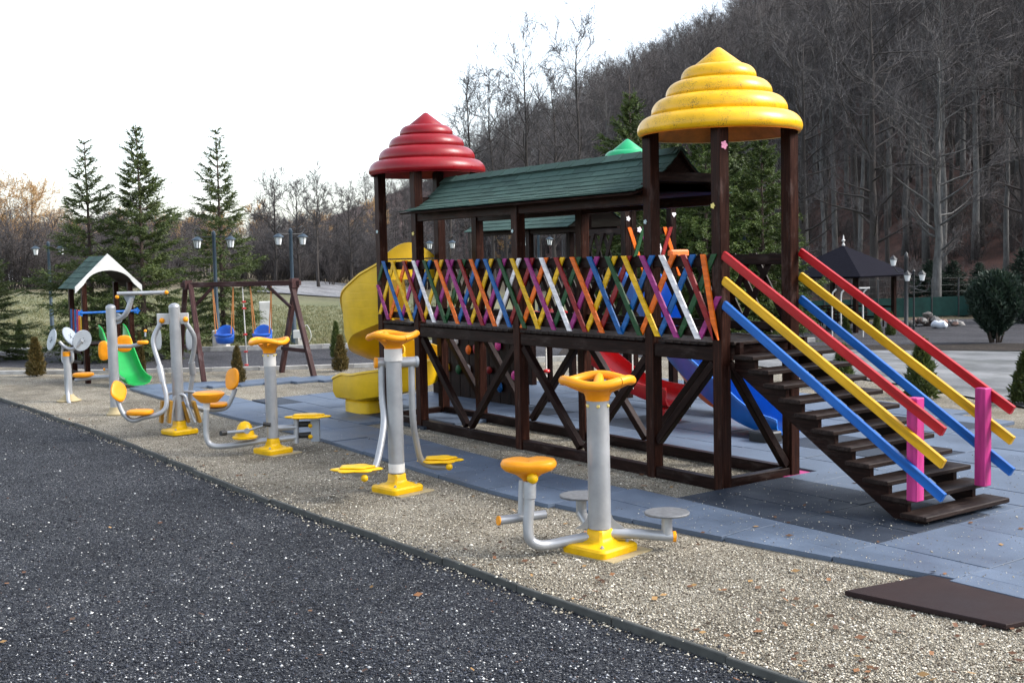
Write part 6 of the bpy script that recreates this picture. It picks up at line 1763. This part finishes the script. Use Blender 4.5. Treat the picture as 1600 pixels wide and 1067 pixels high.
# larger dark branchy trees at the forest edge on the right
OLD = {71: 'thick dark leafless tree rising just behind the gazebo', 72: 'pale barked spreading tree just behind the lamp posts and rubble heap', 73: 'tall dark spreading tree behind the pines and green fence end', 74: 'dark leafless tree standing between yellow tower and gazebo', 75: 'tall dark leafless tree directly behind the juniper bush'}
for px_, dd, Hh_, sd_ in ((1365, 58, 17, 71), (1462, 56, 12.5, 72), (1600, 62, 18, 73), (1255, 66, 15, 74), (1530, 74, 16, 75)):
    pr = tree_proto('tree', sd_, 'darkbark' if sd_ != 72 else 'beech', 'twigdark', H=Hh_, tr=0.24, first=0.2, spread=0.3, limbs=30, sub=8, twigs=9, up=0.3, twr=0.010)
    plant('old_tree', pr, GT(px_, dd, -0.1), r.uniform(0, 6.28), 1.0, OLD[sd_], 'tree', None)
# tree group far left, sunlight painted gold into the crowns
gp = [tree_proto('tree', 81 + i, 'beech', 'twigsunlit', H=9.0, tr=0.16, first=0.18, spread=0.34, limbs=30, sub=8, twigs=10, up=0.6, twr=0.02) for i in range(2)]
for i, (px_, dd, sc) in enumerate(((18, 128, 1.08), (52, 132, 1.12), (-15, 126, 1.1), (85, 138, 0.85), (120, 150, 0.75), (265, 150, 0.72))):
    plant('sun_tinted_tree', gp[i % 2], GT(px_, dd, -0.1), i * 1.3, sc, 'tree with sunlight painted gold on its crown far beyond the meadow', 'tree', 'sun tinted trees beyond the meadow')
# ------------------------------------------------------------------ conifers
def spruce(seed, H, R, dens=1.0, gap=0.0, needle=0.055, droop=0.25, bare_top=0.12):
    r_ = np.random.default_rng(seed); b = MB()
    b.tube([(0, 0, -0.1), (0.0, 0.01, H * 0.3), (0.02, 0, H * 0.7), (0, 0, H * 1.05)], [H * 0.010 + 0.015, H * 0.008 + 0.01, H * 0.004 + 0.006, 0.004], 8)
    S0 = []; S1 = []; SR = []; T0 = []; T1 = []; W = []
    z = H * 0.05
    while z < H * 0.985:
        t_ = z / H; n_ = int(5 + 4 * (1 - t_))
        for i in range(n_):
            if r_.random() < gap: continue
            a = 2 * PI * i / n_ + r_.uniform(-0.5, 0.5); zz = z + r_.uniform(-0.08, 0.08) * H * 0.06
            L = R * ((1 - t_) ** 0.85) * r_.uniform(0.55, 1.22) * (1 + 0.2 * math.sin(a + seed) * math.sin(zz * 1.7 + seed)) + 0.05
            el = -0.14 + 0.95 * t_ ** 1.3 + r_.normal(0, 0.12)
            p = Vector((0, 0, zz)); k_ = 5; q = [p]
            for k in range(k_):
                e2 = el - droop * math.sin(PI * (k + 0.5) / k_) * (1 - t_) + 0.28 * (k / k_) ** 2
                q.append(q[-1] + Vector((math.cos(a) * math.cos(e2), math.sin(a) * math.cos(e2), math.sin(e2))) * (L / k_))
            b.tube(q, [0.012 + 0.008 * (1 - t_)] + [0.009, 0.007, 0.006, 0.004, 0.003], 3, cap=False)
            m_ = max(4, int(L * 19 * dens * (0.35 + 0.65 * min(1, (1 - t_) / bare_top))))
            for j in range(m_):
                f_ = r_.uniform(0.35 if t_ < 0.8 else 0.1, 1.0) * k_ * 0.999; k = int(f_); pp = q[k].lerp(q[k + 1], f_ - k); dv = (q[k + 1] - q[k]).normalized()
                sd_ = Vector((-math.sin(a), math.cos(a), 0)) * (1 if r_.random() < 0.5 else -1)
                d2 = (dv * 0.75 + sd_ * r_.uniform(0.3, 0.95) + Vector((0, 0, r_.normal(-0.2, 0.22)))).normalized()
                L2 = min(0.34, 0.13 + 0.22 * L) * r_.uniform(0.5, 1.2)
                e = pp + d2 * L2
                T0.append(pp); T1.append(e)
        z += H * 0.030 * r_.uniform(0.8, 1.2)
    T0 = np.array([tuple(v) for v in T0]); T1 = np.array([tuple(v) for v in T1]); n_ = len(T0)
    d = T1 - T0; L = np.linalg.norm(d, axis=1)[:, None]; d = d / L
    Vs = []; 
    K = 9
    for k in range(K):
        f_ = (k + 0.5) / K
        p = T0 + d * L * f_
        w_ = r_.normal(0, 1, (n_, 3)); w_ -= d * (w_ * d).sum(1)[:, None]; w_ /= np.linalg.norm(w_, axis=1)[:, None] + 1e-9
        tip = p + d * needle * 0.75 + w_ * needle * (0.8 if f_ < 0.85 else 0.4)
        sd_ = np.cross(d, w_) * needle * 0.24
        Vs.append(np.stack([p - sd_ - d * needle * 0.1, p + sd_, tip], 1))
    V = np.concatenate(Vs).reshape(-1, 3); F = np.arange(len(V)).reshape(-1, 3)
    return (*tris(b),), (V, F)
def spruce_proto(seed, mat, **kw):
    T, N_ = spruce(seed, **kw)
    return mesh_np('trunk', [(T[0], T[1], 0)], [M['sprucebark']]), mesh_np('crown', [(N_[0], N_[1], 0)], [M[mat]])
s1 = spruce_proto(1, 'needle', H=5.9, R=1.65, dens=1.9, gap=0.10, bare_top=0.3)
s2 = spruce_proto(2, 'needle', H=6.1, R=1.5, dens=2.9, gap=0.0, bare_top=0.2)
s3 = spruce_proto(3, 'needle', H=6.7, R=1.55, dens=2.2, gap=0.05, bare_top=0.3)
plant('spruce_tree', s1, GT(141, 30.5, -0.05), 0.4, 1.0, 'sparse green spruce rising behind the small play tower roof', 'tree', None)
plant('spruce_tree', s2, GT(222, 30.0, -0.05), 1.4, 1.0, 'dense dark spruce with a thin bare tip between two others', 'tree', None)
plant('spruce_tree', s3, GT(346, 35.8, -0.05), 2.4, 1.0, 'spruce with layered branches behind the swing frame and lamp', 'tree', None)
plant('spruce_tree', s2, GT(-20, 31.0, -0.05), 3.4, (0.85, 0.85, 0.55), 'young spruce at the meadow edge cut by the picture border', 'tree', None)
s4 = spruce_proto(4, 'needle2', H=7.9, R=2.3, dens=2.6, gap=0.0, needle=0.075, droop=0.4, bare_top=0.12)
s5 = spruce_proto(5, 'needle2', H=7.4, R=2.3, dens=2.6, gap=0.0, needle=0.075, droop=0.45, bare_top=0.12)
for i, (px_, dd, sc) in enumerate(((988, 40, 1.08), (1052, 37, 0.92), (1104, 35.5, 0.93), (1150, 38, 1.03), (1192, 36, 0.86), (1018, 45, 0.95), (955, 47, 0.62), (1130, 44, 1.1))):
    plant('conifer_tree', (s4, s5)[i % 2], GT(px_, dd, -0.05), i * 1.1, sc, 'dense yellow green conifer in the group behind the yellow domed tower', 'tree', 'conifers behind the yellow tower')
s6 = spruce_proto(6, 'pine', H=4.2, R=1.7, dens=1.3, gap=0.1, needle=0.10, droop=0.1, bare_top=0.1)
for i, (px_, dd, sc) in enumerate(((1490, 57, 0.75), (1530, 60, 0.7), (1600, 55, 0.9), (1650, 50, 1.0), (1452, 62, 0.75))):
    plant('pine_tree', s6, GT(px_, dd, -0.05), i * 1.7, (sc * 1.1, sc * 1.1, sc * 0.85), 'young dark pine near the green fence at the forest edge', 'tree', 'young pines by the green fence')
def leafy(seed, fn, n_, size, upb=0.8):
    r_ = np.random.default_rng(seed); P = np.array([fn(r_) for _ in range(n_)]); c = P.copy(); out = c * [1, 1, 0]; ln = np.linalg.norm(out, axis=1)[:, None] + 1e-6
    d = out / ln * 0.45 + r_.normal(0, 0.4, (n_, 3)) + [0, 0, upb]; d /= np.linalg.norm(d, axis=1)[:, None]
    s = np.cross(d, r_.normal(0, 1, (n_, 3))); s /= np.linalg.norm(s, axis=1)[:, None] + 1e-9
    L = size * r_.uniform(0.6, 1.3, (n_, 1))
    V = np.stack([P - s * L * 0.22, P + s * L * 0.22, P + d * L], 1).reshape(-1, 3)
    return V, np.arange(len(V)).reshape(-1, 3)
def thuja_fn(H, R):
    def fn(r_):
        z = H * (0.03 + 0.95 * r_.random() ** 1.15); t_ = z / H
        rad = R * 1.12 * min(1.0, 0.55 + t_ * 3.2) * max(0.0, 1 - t_) ** 0.72 * (1 + 0.10 * math.sin(9 * z / H * 3)) * r_.uniform(0.5, 1.12); a = r_.uniform(0, 2 * PI)
        rad *= 1 + 0.12 * math.sin(3 * a + z * 6)
        return (rad * math.cos(a), rad * math.sin(a), z)
    return fn
def thuja_proto(seed, mat, H=1.0, R=0.2):
    V, F = leafy(seed, thuja_fn(H, R), 2600, 0.085); b = MB().tube([(0, 0, -0.03), (0, 0, H * 0.8)], [0.02, 0.005], 6); T = tris(b)
    return mesh_np('trunk', [(T[0], T[1], 0)], [M['sprucebark']]), mesh_np('crown', [(V, F, 0)], [M[mat]])
tg, tb_ = thuja_proto(1, 'thuja'), thuja_proto(2, 'thujabrown')
def thuja(px_, py_, h, pr, label, w_=1.0, z=0.0):
    q = G(px_, py_, z); plant('thuja_shrub', pr, q, random.uniform(0, 6), (h * w_, h * w_, h), label, 'shrub', 'small thuja cones around the playground')
thuja(57, 588, 0.85, tb_, 'small bronze green thuja cone by the tai chi discs machine', 1.1); 
thuja(32, 545, 0.85, tg, 'small green thuja cone on the meadow near the border spruce', 0.8)
thuja(372, 600, 0.75, tb_, 'bronze thuja cone behind the orange backrest by the swing', 0.9)
thuja(533, 580, 0.78, tb_, 'bronze thuja cone next to the yellow spiral slide', 1.0); thuja(526, 560, 0.9, tg, 'slim green thuja cone behind the bronze one by the spiral slide', 0.75)
thuja(221, 590, 0.95, tb_, 'slim bronze thuja stem beside the green slide', 0.5)
thuja(1440, 622, 0.95, tg, 'dark green thuja cone at the concrete slab corner behind the stairs', 1.25); thuja(1602, 632, 0.8, tg, 'dark green thuja cone cut by the picture border beyond the stairs', 1.3)
thuja(1316, 605, 0.75, tg, 'thuja cone seen through the middle stair treads', 1.3)
for px_, dd in ((1392, 44), (1370, 40), (1322, 41), (708, 60)):
    q = GT(px_, dd); plant('thuja_shrub', tg, q, px_, (0.85, 0.85, 0.9), 'small far thuja cone near the gazebo path', 'shrub', 'small thuja cones around the playground')
# large rounded juniper on the path
def juni(r_):
    while True:
        p = r_.normal(0, 0.5, 3); p = p / max(1e-6, np.linalg.norm(p)) * r_.random() ** 0.35
        k = 1 + 0.22 * math.sin(p[0] * 7 + p[2] * 5) * math.sin(p[1] * 6 + 1)
        z = (p[2] * 0.95 + 1.08) * 0.92
        w_ = 0.66 * k * (0.3 + 0.7 * min(1, z / 1.0))
        return (p[0] * w_, p[1] * w_, z)
V, F = leafy(9, juni, 15000, 0.13, 0.7); b = MB()
for k in range(6): b.tube([(0.1 * math.cos(k), 0.1 * math.sin(k), -0.05), (0.35 * math.cos(k), 0.35 * math.sin(k), 0.9), (0.45 * math.cos(k * 1.2), 0.45 * math.sin(k * 1.2), 1.6)], [0.03, 0.02, 0.006], 5)
T = tris(b)
plant('juniper_bush', (mesh_np('stems', [(T[0], T[1], 0)], [M['sprucebark']]), mesh_np('crown', [(V, F, 0)], [M['pine']])), GT(1556, 29.5, 0), 0.5, 1.0, 'large rounded dark juniper bush beside the gravel path', 'shrub', None, ('stems', 'crown'))
# ------------------------------------------------------------------ meadow grass
def grass(n_, seed):
    r_ = np.random.default_rng(seed); P = []
    while len(P) < n_:
        dd = 30 + 45 * r_.random() ** 1.5; aa = r_.uniform(-0.52, -0.03) * dd; x = RH.x * aa + FH.x * dd; y = RH.y * aa + FH.y * dd
        # keep off the path: distance to its centre line
        dm = min((x - q.x) ** 2 + (y - q.y) ** 2 for q in pk)
        if dm < 3.6 ** 2 or (y > strip_front(-20) - 4 and x > -24 and y < 20 and dd < 29): continue
        if dd > 63 and aa / dd > -0.21: continue
        P.append((x, y, terr(x, y)))
    P = np.array(P); k = 5
    P = np.repeat(P, k, 0) + r_.normal(0, 0.05, (n_ * k, 3)) * [1, 1, 0]
    h = r_.uniform(0.04, 0.16, (n_ * k, 1)); d = r_.normal(0, 0.5, (n_ * k, 3)); d[:, 2] = 1
    s = r_.normal(0, 1, (n_ * k, 3)); s[:, 2] = 0; s /= np.linalg.norm(s, axis=1)[:, None] + 1e-9
    V = np.stack([P - s * 0.012, P + s * 0.012, P + d * h], 1).reshape(-1, 3)
    return V, np.arange(len(V)).reshape(-1, 3)
V, F = grass(16000, 3)
o = bpy.data.objects.new('meadow_grass', mesh_np('meadow_grass', [(V, F, 0)], [M['grass']])); C.objects.link(o)
tag(o, 'short winter grass of the meadow beyond the gravel path', 'grass', kind='stuff')
